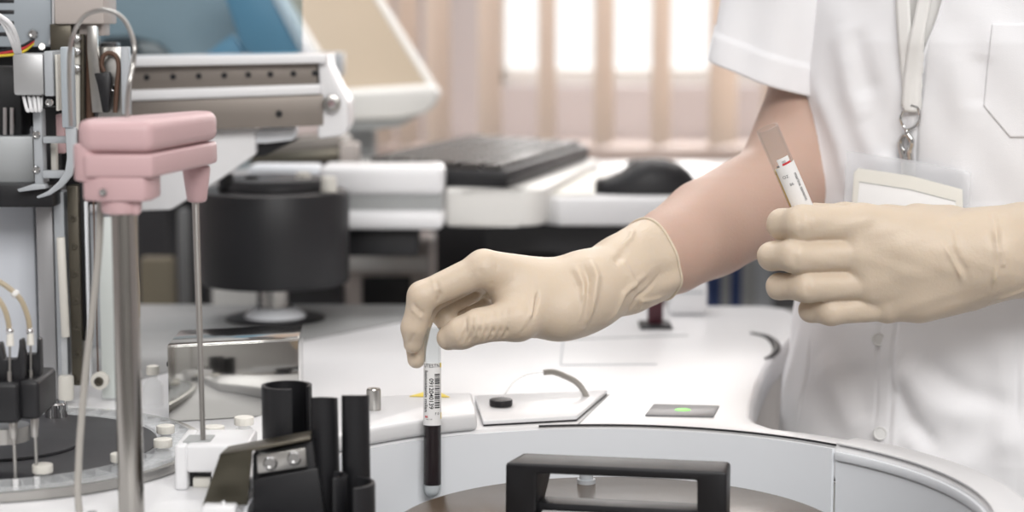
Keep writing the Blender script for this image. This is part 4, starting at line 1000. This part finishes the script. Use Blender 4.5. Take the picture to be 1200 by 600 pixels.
# the V neck: faces inside the opening are left out
Vn = [(1047, -60), (1053, 40), (1060, 66), (1083, 60), (1100, 18), (1118, -60)]
def inside(x, y, P):
    c = False; j = len(P) - 1
    for i in range(len(P)):
        if (P[i][1] > y) != (P[j][1] > y) and x < (P[j][0] - P[i][0]) * (y - P[i][1]) / (P[j][1] - P[i][1]) + P[i][0]: c = not c
        j = i
    return c
cen = cv[cf].mean(1); fnm = np.cross(cv[cf[:, 2]] - cv[cf[:, 0]], cv[cf[:, 3]] - cv[cf[:, 1]]); keep = np.ones(len(cf), bool)
for i in np.where(cen[:, 2] > 1.15)[0]:
    if (cen[i] - np.array((PC.x, PC.y, 0)))[:2] @ np.array((FR.x, FR.y)) > 0:
        x, y = pix(cen[i])
        if inside(x, y, Vn): keep[i] = False
full_f = cf.copy()
coat = link_np('lab_coat', cv, cf[keep], COAT, pe, PC)
sm = coat.modifiers.new('thickness', 'SOLIDIFY'); sm.thickness = .0016; sm.offset = -1
sv = cv - CN * .0045
link_np('undershirt', sv, full_f[[i for i in range(len(full_f)) if 1.02 < cen[i][2] < 1.39]], SHIRT, pe, PC)
# patch projected on to the coat
def patch(name, poly, lift, m, parent, n=26, rim=.0012):
    """a cloth piece following the coat: poly = 4 corners (px) as a grid, slightly raised at its edge"""
    a, b_, c, d = [np.array(p, float) for p in poly]; vs = []; fs = []
    for i in range(n + 1):
        for j in range(n + 1):
            s, t = i / n, j / n; q = (a * (1 - s) + b_ * s) * (1 - t) + (d * (1 - s) + c * s) * t
            vs.append(np.array(tuple(on(q[0], q[1], lift))))
    for i in range(n):
        for j in range(n): k = i * (n + 1) + j; fs.append((k, k + 1, k + n + 2, k + n + 1))
    o = link_np(name, np.array(vs), np.array(fs), m, parent, PC)
    md = o.modifiers.new('thickness', 'SOLIDIFY'); md.thickness = rim; md.offset = 0
    return o
vs = []; fs = []; n = 48
for i in range(n + 1):
    for j in range(n + 1):
        s, t = i / n, j / n; x0 = 1163 - 10 * t; x = x0 + (1252 - x0) * s
        yb = 124 + (161 - 124) * min(1, max(0, (1153 + 99 * s - 1153) / 31)); vs.append(np.array(tuple(on(x if t < .999 or s > 0 else 1153, 28 + (yb - 28) * t, .0007))))
for i in range(n):
    for j in range(n): k = i * (n + 1) + j; fs.append((k, k + 1, k + n + 2, k + n + 1))
o = link_np('chest_pocket', np.array(vs), np.array(fs), COAT, pe, PC); md = o.modifiers.new('thickness', 'SOLIDIFY'); md.thickness = .0009; md.offset = 0
for y, x in ((398, 1031), (508, 1032)):
    p = on(x, y, .001); n_ = (CAM - p).normalized(); b = MB(); q = V((0, 0, 1)).rotation_difference(n_)
    b.lathe((0, 0, 0), [(0, 0), (.0055, 0), (.0055, .0012), (.0048, .0020), (.0040, .0014), (0, .0014)], 28)
    for v in b.bm.verts: v.co = q @ v.co + p
    b.build('button', mat('pearl_button', (.78, .78, .77), .2, var=.03), pe)
# collar edges (lapels) along the opening
b = MB()
b.tube([on(x, y, .0005) for x, y in ((1046, -55), (1052, 38), (1059, 66), (1060, 84))], .0012, 8); b.tube([on(x, y, .0005) for x, y in ((1119, -55), (1101, 16), (1084, 60), (1080, 86))], .0012, 8)
b.build('neck_edging', COAT, pe)

# ------------------------------------------------------------------ right sleeve
slv = []; N = 120; M = 70
s0 = V(A3(962, -150, .262)); s1 = V(A3(917, 87, .275))
ax = (s1 - s0).normalized(); o1 = V((1, 0, 0)); o1 = (o1 - ax * o1.dot(ax)).normalized(); o2 = ax.cross(o1)
for i in range(M + 1):
    t = i / M; r = .056 + .006 * t; c = s0.lerp(s1, t)
    for k in range(N):
        a = 2 * PI * k / N
        tilt = o1.dot(V((math.cos(a), 0, 0))) if 0 else 0
        fold = .0032 * t * math.sin(7 * a + 1.2) * math.exp(-((t - .9) / .3) ** 2) + .005 * math.exp(-((a - 3.6 - .8 * t) / .25) ** 2) * math.sin(PI * t) + .002 * math.sin(3 * a + 6 * t)
        hem = .0016 if t > .86 else 0
        rr = r + fold + hem
        slv.append(c + o1 * math.cos(a) * rr + o2 * math.sin(a) * rr + ax * (.006 * math.cos(a) * t - .008 * t * (o1 * math.cos(a) + o2 * math.sin(a)).y / 1))
slv = np.array([tuple(v) for v in slv]); si = np.arange((M + 1) * N).reshape(M + 1, N)
sf = np.stack([si[:-1], np.roll(si[:-1], -1, 1), np.roll(si[1:], -1, 1), si[1:]], -1).reshape(-1, 4)
so = link_np('short_sleeve', slv, sf[:, ::-1], COAT, pe, PC); md = so.modifiers.new('thickness', 'SOLIDIFY'); md.thickness = .0018; md.offset = 0
# left sleeve, outside the picture on the wearer's left
s0 = V(shL) + V((-.03, 0, .02)); s1 = V(shL * .45 + elL * .55); ax = (s1 - s0).normalized(); o1 = (V((1, 0, 0)) - ax * ax.x).normalized(); o2 = ax.cross(o1); slv = []
for i in range(25):
    t = i / 24
    for k in range(60):
        a = 2 * PI * k / 60; slv.append(s0.lerp(s1, t) + (o1 * math.cos(a) + o2 * math.sin(a)) * (.062 + .004 * t + .002 * math.sin(5 * a)))
slv = np.array([tuple(v) for v in slv]); si = np.arange(25 * 60).reshape(25, 60); sf = np.stack([si[:-1], np.roll(si[:-1], -1, 1), np.roll(si[1:], -1, 1), si[1:]], -1).reshape(-1, 4)
so = link_np('short_sleeve', slv, sf[:, ::-1], COAT, pe, PC); md = so.modifiers.new('thickness', 'SOLIDIFY'); md.thickness = .0018; md.offset = 0

# ------------------------------------------------------------------ gloves
def cut_and_bead(Vt, Fq, p, n, bead, name, parent, off):
    """open the cuff beyond the plane (p, n) and roll a bead round the opening"""
    s = (Vt - p) @ n; kf = np.all(s[Fq] < 0, 1); F2 = Fq[kf]
    rim = s > -.0022
    e = {}
    for f in F2:
        for i in range(4):
            a, b = int(f[i]), int(f[(i + 1) % 4]); k = (min(a, b), max(a, b)); e[k] = e.get(k, 0) + 1
    bd = [k for k, c in e.items() if c == 1]; ids = sorted({i for k in bd for i in k})
    cenr = Vt[ids].mean(0)
    Vt = Vt.copy(); Vt[ids] -= n[None] * ((Vt[ids] - p) @ n)[:, None]          # snap to the plane
    u = np.cross(n, [0, 0, 1.]); u /= np.linalg.norm(u); v = np.cross(n, u)
    R = Vt[ids] - cenr; ang = np.arctan2(R @ v, R @ u); order = np.argsort(ang); rr = np.linalg.norm(R, axis=1)
    m = 72; pts = []
    for k in range(m):
        t = -PI + 2 * PI * k / m; dd = np.abs((ang - t + PI) % (2 * PI) - PI); w = np.exp(-(dd / .08) ** 2); rad = (w @ rr) / w.sum()
        pts.append(cenr + (u * math.cos(t) + v * math.sin(t)) * (rad + bead * .3))
    pts.append(pts[0]); pts.append(pts[1])
    b = MB(); b.tube([V(q) for q in pts], bead, 10, 2)
    o = link_np(name, Vt, F2, GLOVE, parent, off)
    bm = bmesh.new(); bm.from_mesh(o.data)
    bmesh.ops.delete(bm, geom=[v for v in bm.verts if not v.link_faces], context='VERTS')
    for v in b.bm.verts: v.co -= V(off)
    t = bpy.data.meshes.new('t'); b.bm.to_mesh(t); b.bm.free(); bm.from_mesh(t); bpy.data.meshes.remove(t)
    bm.to_mesh(o.data); bm.free()
    for q in o.data.polygons: q.use_smooth = True
    return o
HG = .00105
J = A3
# right hand, pinching the dark tube
w0 = J(672, 348, .030)
cuff0 = J(690, 339, .030); cuff1 = J(765, 305, .085)
cax = (cuff1 - cuff0) / np.linalg.norm(cuff1 - cuff0)
iM, iP, iD, iT = J(567, 314, .000), J(495, 347, -.004), J(485, 384, -.003), J(484, 403, -.001)
mM, mP, mD, mT = J(562, 318, .019), J(500, 352, .015), J(487, 394, .013), J(488, 421, .0105)
rM, rP, rD, rT = J(572, 328, .036), J(513, 360, .032), J(532, 388, .026), J(556, 392, .022)
pM, pP, pD, pT = J(586, 340, .050), J(536, 356, .048), J(545, 385, .042), J(566, 388, .040)
tC, tM, tI, tT = J(655, 368, .010), J(606, 374, -.010), J(561, 382, -.016), J(526, 396, -.010)
k = .004
gl = [(.012, [(J(604, 368, .006), J(668, 358, .018), .017, .0195, .012), (iM, w0, .0135, .022, .012), (mM, w0, .0125, .022, .012), (rM, w0, .0125, .022, .012), (pM, w0, .012, .021, .012), (w0, cuff0, .0240, .0262, .014), (tC, J(640, 350, .02), .0185, .02, .012), (J(620, 352, .006), tM, .018, .015, .012)]),
      (.004, [(tM, tI, .0152, .0118, k), (tI, J(541, 390, -.014), .0118, .0112, k), (J(541, 390, -.014), tT, .0110, .0088, k)]),
      (.0035, [(iM, iP, .0118, .0103, k), (iP, iD, .0102, .0088, k), (iD, iT, .0086, .0068, k)]),
      (.002, [(mM, mP, .0112, .0102, k), (mP, mD, .0098, .0085, k), (mD, mT, .0084, .0066, k)]),
      (.002, [(rM, rP, .0108, .0096, k), (rP, rD, .0092, .0080, k), (rD, rT, .0080, .0066, k)]),
      (.002, [(pM, pP, .0098, .0086, k), (pP, pD, .0080, .0070, k), (pD, pT, .0070, .0060, k)]),
      (.010, [(cuff0, cuff0 * .5 + cuff1 * .5, .0252, .0292, .004), (cuff0 * .5 + cuff1 * .5, cuff1 + cax * .014, .0292, .0322, .004)])]
gv, gf = grow(gl, HG); gv = relax(gv, gf, 2); gn = normals(gv, gf)
BG = BVHTree.FromPolygons([V(p) for p in gv], [tuple(f) for f in gf])
og = lambda pl_: [on(x, y, 0, BG) for x, y in pl_]
for pl_, w, h in [
    ([(690, 303), (699, 325), (695, 350), (684, 384)], .0022, .0028), ([(681, 308), (690, 330), (688, 352)], .0016, -.0016), ([(675, 312), (684, 335), (682, 355)], .0014, .0016), ([(668, 316), (678, 340)], .0012, -.0012), ([(672, 311), (686, 345), (676, 380)], .0012, .001),
    ([(631, 340), (627, 365), (612, 388)], .0011, -.0015), ([(626, 345), (622, 368), (605, 390)], .0012, .0013), ([(582, 310), (575, 335)], .0012, -.0012), ([(563, 318), (569, 345), (566, 352)], .0016, -.0020),
    ([(510, 328), (515, 345), (512, 356)], .0012, -.0015), ([(507, 326), (511, 344)], .0010, .0010), ([(484, 355), (497, 368)], .0010, -.0009), ([(482, 361), (495, 374)], .0010, .0009), ([(486, 390), (480, 404)], .0010, -.0008),
    ([(720, 300), (740, 330), (735, 368)], .003, .0016), ([(760, 320), (730, 345), (712, 378)], .0020, .0018), ([(775, 322), (745, 350), (735, 365)], .0016, -.0015), ([(735, 290), (720, 310)], .0024, -.0015), ([(780, 345), (752, 352), (744, 366)], .0014, .0014), ([(742, 272), (738, 282), (727, 292)], .0014, .0014)]:
    gv = crease(gv, gn, og(pl_), w * 1.25, h * 1.35)
for i in range(7):                                          # the gathered wrinkles across the thumb
    x = 545 + i * 8; pl_ = [(x + 2, 372 + i * -1.5), (x + 1, 388), (x - 6, 404 - i)]
    gv = crease(gv, gn, og(pl_), .0011, -.0017 if i % 2 else -.0022)
# loose cuff: low frequency rumples growing to the rim
al = (gv - cuff0) @ cax; rad_ = gv - cuff0 - al[:, None] * cax; a_ = np.arctan2(rad_[:, 2], rad_[:, 1])
m_ = np.clip(al / .05, 0, 1) * (al > 0)
gv = gv + gn * (m_ * (.0012 * np.sin(3 * a_ + 40 * al) + .0006 * np.sin(7 * a_ + 1) + .0004 * np.sin(90 * al + 2 * a_)))[:, None]
cn_ = cax * .85 + np.array((.30, 0, .05)); cn_ /= np.linalg.norm(cn_)
cut_and_bead(gv, gf, cuff1, cn_, .0011, 'glove', pe, PC)
# left hand, back to the lens, holding the yellow tube
W = J(1152, 297, .008); Y2 = .0
iM, iP, iD, iT = J(1010, 262, .002), J(940, 262, -.006), J(917, 263, .012), J(912, 265, .034)
mM, mP, mD, mT = J(1006, 298, .000), J(932, 300, -.008), J(905, 300, .010), J(917, 300, .036)
rM, rP, rD, rT = J(1018, 332, .003), J(944, 335, -.004), J(914, 336, .012), J(926, 336, .036)
pM, pP, pD, pT = J(1040, 358, .010), J(974, 364, .004), J(950, 364, .016), J(957, 362, .036)
tC, tM, tI, tT = J(1110, 270, .030), J(1040, 262, .048), J(990, 256, .050), J(955, 252, .042)
up_ = ((0., 1., 0.), 1.28)
gl = [(.012, [(iM, W, .0148, .0235, .014), (mM, W, .0145, .0235, .014), (rM, W, .0138, .0235, .014), (pM, W, .0130, .0235, .014), (J(1075, 268, .02), tC, .018, .018, .012), (J(1080, 345, .012), J(1130, 330, .012), .020, .022, .012)]),
      (.0035, [(iM, iP, .0130, .0128, k), (iP, iD, .0126, .0110, k), (iD, iT, .0105, .0088, k)]),
      (.0014, [(mM, mP, .0120, .0120, k), (mP, mD, .0116, .0102, k), (mD, mT, .0096, .0084, k)]),
      (.0014, [(rM, rP, .0116, .0114, k), (rP, rD, .0110, .0094, k), (rD, rT, .0088, .0076, k)]),
      (.0014, [(pM, pP, .0108, .0102, k), (pP, pD, .0098, .0082, k), (pD, pT, .0076, .0064, k)]),
      (.005, [(tC, tM, .0165, .0135, k), (tM, tI, .0132, .0115, k), (tI, tT, .0112, .0088, k)]),
      (.012, [(W, J(1170, 297, .008), .0285, .0300, .01), (J(1170, 297, .008), J(1200, 293, .02), .0300, .0322, .01), (J(1200, 293, .02), J(1262, 288, .05), .0322, .036, .01)])]
gv, gf = grow(gl, HG); gv = relax(gv, gf, 2); gn = normals(gv, gf)
BG = BVHTree.FromPolygons([V(p) for p in gv], [tuple(f) for f in gf])
for pl_, w, h in [([(1162, 247), (1167, 275), (1170, 310)], .0018, .0022), ([(1170, 290), (1166, 325), (1157, 358)], .0014, .0020), ([(1172, 290), (1176, 315)], .0012, .0012), ([(1165, 275), (1172, 300), (1174, 325)], .003, -.0010),
                  ([(1105, 285), (1125, 320), (1140, 362)], .0013, .0016), ([(1108, 250), (1120, 275), (1124, 300)], .0016, .0008), ([(1112, 285), (1130, 315), (1146, 360)], .0018, -.0011),
                  ([(1165, 352), (1185, 345), (1204, 338)], .002, .0014), ([(940, 243), (938, 262), (940, 280)], .0020, -.0008), ([(950, 242), (948, 262), (950, 280)], .0020, -.0006),
                  ([(934, 285), (931, 300), (934, 316)], .0018, -.0007), ([(948, 322), (946, 336), (948, 348)], .0018, -.0007),
                  ([(1040, 290), (1080, 295), (1120, 300)], .006, .0010), ([(1040, 325), (1085, 318), (1120, 310)], .006, .0010)]:
    gv = crease(gv, gn, og(pl_), w * 1.3, h)
gv = gv + gn * (.0003 * np.sin(gv[:, 0] * 180 + 3 * np.sin(gv[:, 2] * 120)) * np.sin(gv[:, 2] * 150))[:, None]
e1 = J(1255, 288, .048); n1 = e1 - J(1200, 293, .02); n1 /= np.linalg.norm(n1)
cut_and_bead(gv, gf, e1, n1, .0011, 'glove', pe, PC)
# ================================================================== TUBES WITH PRINTED LABELS
def text_mesh(txt, size, bold=0.0):
    cu = bpy.data.curves.new('txt', 'FONT'); cu.body = txt; cu.size = 1.0; cu.offset = bold / size * .6; cu.align_x = 'CENTER'; cu.align_y = 'CENTER'
    o = bpy.data.objects.new('txt', cu); COL.objects.link(o); dg = bpy.context.evaluated_depsgraph_get()
    me = bpy.data.meshes.new_from_object(o.evaluated_get(dg)); bpy.data.objects.remove(o); bpy.data.curves.remove(cu)
    vs = [v.co * size for v in me.vertices]; fs = [tuple(p.vertices) for p in me.polygons]; bpy.data.meshes.remove(me)
    return vs, fs
def fine(vs, fs, L):
    t = bmesh.new(); vv = [t.verts.new(v) for v in vs]
    for f in fs:
        try: t.faces.new([vv[i] for i in f])
        except ValueError: pass
    bmesh.ops.triangulate(t, faces=t.faces[:])
    for _ in range(4):
        es = [e for e in t.edges if e.calc_length() > L]
        if not es: break
        bmesh.ops.subdivide_edges(t, edges=es, cuts=1); bmesh.ops.triangulate(t, faces=t.faces[:])
    t.verts.index_update(); r = [v.co.copy() for v in t.verts], [tuple(v.index for v in f.verts) for f in t.faces]; t.free(); return r
class Frame:                                                # wraps flat marks round a tube: u along the girth (m), w along the axis from the bottom (m)
    def __init__(s, bot, top, face):
        s.b = V(bot); s.ax = (V(top) - s.b).normalized(); s.L = (V(top) - s.b).length
        f = V(face) - s.b; s.f = (f - s.ax * f.dot(s.ax)).normalized(); s.r = s.ax.cross(s.f)
    def P(s, u, w, rad, ref): a = u / ref; return s.b + s.ax * w + (s.f * math.cos(a) + s.r * math.sin(a)) * rad
    def turn(s, prof, name, m, parent, seg=40):
        b = MB(); b.lathe((0, 0, 0), prof, seg)
        for v in b.bm.verts: v.co = s.b + s.ax * v.co.z + s.f * v.co.x + s.r * v.co.y
        bmesh.ops.recalc_face_normals(b.bm, faces=b.bm.faces[:]); return b.build(name, m, parent, 40)
    def quadmark(s, b, u0, u1, w0, w1, rad, ref, n=10):
        vs = []; fs = []
        for i in range(n + 1):
            for w in (w0, w1): vs.append(s.P(u0 + (u1 - u0) * i / n, w, rad(w) if callable(rad) else rad, ref))
        for i in range(n): fs.append((2 * i, 2 * i + 2, 2 * i + 3, 2 * i + 1))
        b.raw(vs, fs)
    def text(s, b, txt, size, u, w, rad, ref, vertical=False, bold=0.0, flip=1):
        vs, fs = text_mesh(txt, size, bold)
        vs, fs = fine(vs, fs, .0007)
        out = []
        for v in vs:
            if vertical: du, dw = v.y * flip, -v.x * flip
            else: du, dw = v.x, v.y
            out.append(s.P(u + du, w + dw, rad(w + dw) if callable(rad) else rad, ref))
        if fs: b.raw(out, [f for f in fs])
# ---- the dark blood tube between finger and thumb
Yt = .002
bot = at(506.5, 584, Yt - .006); top = at(507, 384, Yt)
t1 = thing('blood_tube', 'glass tube of dark blood with a barcode label pinched in the lowered glove', 'test tube', tuple(bot))
fr = Frame(bot, top, CAM); L = fr.L; r0 = .0066; r1 = .0059
R_ = lambda w: r0 + (r1 - r0) * min(1, max(0, (w - .02) / (L - .02)))
def round_prof(r, w0, w1, wall, n=8):
    o = [(r * math.sin(PI / 2 * k / n), w0 + r * (1 - math.cos(PI / 2 * k / n))) for k in range(n + 1)]
    i = [((r - wall) * math.sin(PI / 2 * k / n), w0 + wall + (r - wall) * (1 - math.cos(PI / 2 * k / n))) for k in range(n + 1)]
    return o, i
o, i = round_prof(r0, 0, L, .0009)
fr.turn(o + [(r0, .03), (r1, L)] + [(r1 - .0009, L), (r0 - .0009, .03)] + i[::-1], 'glass_tube', TUBEG, t1)
g = (584 - 567) / 200 * L
fr.turn([(0, g), (r0 - .0003, g), (r0 - .0003, .02), (R_(L * .44) - .0003, L * .44), (0, L * .44)], 'blood', BLOOD, t1)
fr.turn([(0, .0012)] + [(p[0], p[1]) for p in round_prof(r0 - .0011, .0012, L, 0)[0]][1:] + [(r0 - .0011, g - .0004), (0, g - .0004)], 'false_bottom', mat('frosted_clear_base', (.78, .80, .83), .3, trans=.1, var=.03), t1)
wA, wB = (584 - 497) / 200 * L, (584 - 424) / 200 * L
b = MB(); rl = lambda w: R_(w) + .00022
b_ = MB(); vs = []
fr.quadmark(b, -.0100, .0088, wA, wB, rl, r0, 28); lb = b.build('label', PAPER, t1)
b = MB(); rk_ = lambda w: R_(w) + .00036
fr.text(b, '0912040139', .0044, -.0010, (wA + wB) / 2 + .0005, rk_, r0, True, .00012)
fr.text(b, 'benostanin milan', .0044, -.0052, (wA + wB) / 2 + .002, rk_, r0, True, .00008)
fr.text(b, 'UTESTN', .0036, -.0008, wB - .0021, R_(wB) + .0004, r0, False, .00004)
fr.text(b, 'F 0', .0026, .0034, wA + .0085, R_(wA) + .0004, r0, False)
fr.text(b, 'lab 0139', .0013, -.0024, wA + .0045, R_(wA) + .0004, r0, False)
w = wA + .0125; rnd = random.Random(9); k = 0
while w < wB - .0085:                                       # barcode
    h = rnd.choice((.0003, .0003, .0006, .0009)); fr.quadmark(b, .0016, .0060, w, w + h, rk_, r0, 6); w += h + rnd.choice((.0003, .0003, .0006))
b.build('print', INK, lb)
b = MB(); fr.text(b, 'lab', .0022, -.0046, wA + .0064, R_(wA) + .0004, r0, False, .00015); b.build('red_print', RED, lb)
b = MB(); fr.quadmark(b, .0064, .0085, wB - .0035, wB - .0002, rk_, r0, 4); fr.quadmark(b, .0072, .0086, wA + .0045, wA + .009, rk_, r0, 4); b.build('yellow_edge', YELLOW, lb)
# ---- the pale yellow tube in the other hand
Yu = .0235
top = at(899, 150, Yu - .008); dn = at(938, 240, Yu)
ax = (dn - top).normalized(); bot = top + ax * .104
t2 = thing('serum_tube', 'glass tube of yellow serum with a white label tilted in the raised glove', 'test tube', tuple(bot))
fr = Frame(bot, top, CAM); L = fr.L; r0 = .0081
o, i = round_prof(r0, 0, L, .0009)
fr.turn(o + [(r0, L), (r0 - .0009, L)] + i[::-1], 'glass_tube', TUBEG, t2)
fr.turn(round_prof(r0 - .0006, .001, L, 0)[0] + [(r0 - .0006, L * .70), (0, L * .70)], 'serum', SERUM, t2)
wB = L - .0285; wA = wB - .052
b = MB(); fr.quadmark(b, -.0070, .0120, wA, wB, r0 + .0002, r0, 28); fr.quadmark(b, -.003, .006, wB, wB + .006, r0 + .0002, r0, 16); lb = b.build('label', PAPER, t2)
b = MB()
fr.text(b, 'marina savanic', .0038, .0058, wB - .019, r0 + .0004, r0, True, .0001)
fr.text(b, 'OZ', .0030, -.0018, wB - .008, r0 + .0004, r0, False, .0)
fr.text(b, '86', .0030, .0002, wB - .0145, r0 + .0004, r0, False, .0)
fr.text(b, '00', .0026, .0012, wB + .0028, r0 + .0004, r0, False, .0)
fr.quadmark(b, -.0048, -.0028, wB + .0004, wB + .0016, r0 + .0004, r0, 4)
b.build('print', mat('grey_ink', (.16, .16, .17), .6, var=.03), lb)
b = MB(); fr.quadmark(b, -.0005, .0062, wB + .0004, wB + .0019, r0 + .0004, r0, 8); b.build('red_print', RED, lb)

# ================================================================== LANYARD AND BADGE
cl = on(1066, 160, .006)
ln = thing('lanyard', 'white ribbon lanyard with a silver snap hook on the coat front', 'lanyard', tuple(cl))
def ribbon(pl_, half, lift, name):
    vs = []; fs = []
    C_ = []
    P = [np.array(p, float) for p in pl_]
    for i in range(len(P) - 1):
        for s in range(10): C_.append(P[i] + (P[i + 1] - P[i]) * s / 10)
    C_.append(P[-1])
    for p in C_:
        for e in (-1, -.5, 0, .5, 1): vs.append(tuple(on(p[0] + e * half, p[1], lift)))
    for i in range(len(C_) - 1):
        for j in range(4): fs.append((5 * i + j, 5 * i + j + 1, 5 * i + j + 6, 5 * i + j + 5))
    o = link_np(name, np.array(vs), np.array(fs), RIBBON, ln, cl); md = o.modifiers.new('t', 'SOLIDIFY'); md.thickness = .0009; md.offset = 1
    return o
ribbon([(1058, -70), (1060, 0), (1063, 50), (1066, 90), (1067, 131)], 8, .0042, 'strap')
ribbon([(1100, -70), (1086, 0), (1076, 50), (1070, 95), (1068, 131)], 8, .0058, 'strap')
Yl = cl.y
H = lambda x, y, d=0.0: on(x, y, .0055 + d)
b = MB(); b.tube([H(1058.5, 130), H(1058, 138), H(1060, 147), H(1066, 151), H(1072, 146), H(1074.5, 136), H(1073.5, 126), H(1070.5, 123)], .0010, 10); b.build('ring', CHROME, ln)
b = MB(); p = H(1066, 151); q = H(1066, 158); b.cyl(q, p, .0024, .0017, 18, .0004); b.build('swivel', CHROME, ln)
b = MB(); b.tube([H(1064, 156), H(1062, 166), H(1062, 178), H(1062.5, 190), H(1064.5, 201), H(1067, 198), H(1068, 188), H(1069, 175), H(1069, 164), H(1067, 156)], lambda t: .0021 + .0007 * math.sin(PI * t), 12)
b.sphere(H(1063, 174, .001), .0017); b.sphere(H(1069, 178, .001), .0016); b.sphere(H(1061, 190, .0), .0014); b.build('snap_hook', CHROME, ln)
bg = thing('badge_holder', 'clear plastic badge holder with a blank white card on the coat front', 'badge', tuple(on(1064, 215, .004)))
BO = tuple(on(1064, 215, .004)); PCs = PC
def bpatch(name, poly, lift, m, th):
    q = [on(x, y, lift) for x, y in poly]; n = (q[1] - q[0]).cross(q[3] - q[0]).normalized()
    if n.dot(CAM - q[0]) < 0: n = -n
    b = MB(); b.prism(q, n * th, .0003); return b.build(name, m, bg)
def plane_pts(poly, lift):                                   # flat card held just off the cotton
    base = on(1064, 240, 0); n = V((FR.x, FR.y, .12)).normalized(); base = base + n * (.013 + lift); out = []
    for x, y in poly:
        r = ray(x, y); out.append(CAM + r * ((base - CAM).dot(n) / r.dot(n)))
    return out, n
def card(name, poly, lift, m, th, bev=.0003):
    q, n = plane_pts(poly, lift); b = MB(); b.prism(q, n * th, bev); return b.build(name, m, bg)
HOLD = mat('clear_vinyl', (.80, .81, .84), .12, alpha=.35, rvar=.05, vscale=90)
card('sleeve', [(993, 177), (1070, 188), (1138, 202), (1132, 300), (986, 300)], .0, HOLD, .0014)
card('insert_card', [(1001, 202), (1006, 197), (1068, 206), (1128, 222), (1130, 300), (994, 300)], .0018, CREAM, .0006)
card('inner_card', [(1007, 213), (1066, 222), (1120, 236), (1124, 300), (1000, 300)], .0026, PAPER, .0004)
q, n = plane_pts([(1007, 213), (1066, 222), (1120, 236)], .0032); b = MB(); b.tube(q, .00025, 6, 1); b.build('card_edge', GREYP, bg)
q, n = plane_pts([(1056, 190), (1074, 192), (1074, 206), (1056, 204)], .0014); b = MB(); b.prism(q, n * .0010, .0003); b.build('slot_tab', CLEARP, bg)
# ================================================================== LIGHT, CAMERA
w = bpy.data.worlds.new('World'); scene.world = w; w.use_nodes = True
nt = w.node_tree; bg_ = nt.nodes['Background']; bg_.inputs['Color'].default_value = (1.0, .99, .98, 1); bg_.inputs['Strength'].default_value = 1.25
def area(name, loc, target, size, power, col=(1, 1, 1)):
    l = bpy.data.lights.new(name, 'AREA'); l.shape = 'RECTANGLE'; l.size = size[0]; l.size_y = size[1]; l.energy = power; l.color = col
    o = bpy.data.objects.new(name, l); COL.objects.link(o); o.location = loc
    d = V(target) - V(loc); o.rotation_euler = d.to_track_quat('-Z', 'Y').to_euler(); return o
area('unseen_room_light', (.45, -2.2, 2.45), (.1, .1, .95), (2.0, .9), 54, (1, .985, .97))  # added frontal key above and behind the camera, no fixture modelled
area('unseen_room_light', (0, -.1, 2.85), (0, 0, .9), (2.2, 1.0), 5, (1, .99, .98))
area('unseen_room_light', (-.9, .2, 2.8), (-.4, .3, .9), (1.2, .6), 8, (.95, .98, 1))
area('unseen_room_light', (.1, 1.5, 2.8), (.1, 1.7, .9), (2.2, .6), 33, (1, .97, .95))  # added to brighten the back wall and the blind
area('window_daylight', (.3, 3.0, 1.7), (.2, 1.2, 1.0), (1.5, 1.2), 28, (1, .98, .96))
cd = bpy.data.cameras.new('camera'); cam = bpy.data.objects.new('camera', cd); COL.objects.link(cam)
cam.location = CAM; cam.rotation_euler = (PI / 2 - TH, 0, 0); cd.lens = 70; cd.sensor_width = 36; cd.clip_start = .05
cd.dof.use_dof = True; cd.dof.focus_distance = 1.40; cd.dof.aperture_fstop = 4.6
scene.camera = cam
vs_ = scene.view_settings; vs_.view_transform = 'Standard'; vs_.look = 'None'; vs_.gamma = 1; vs_.use_curve_mapping = False; vs_.exposure = 0.0
scene.cycles.use_denoising = True; scene.cycles.max_bounces = 10; scene.cycles.transmission_bounces = 10; scene.cycles.caustics_reflective = False; scene.cycles.caustics_refractive = False
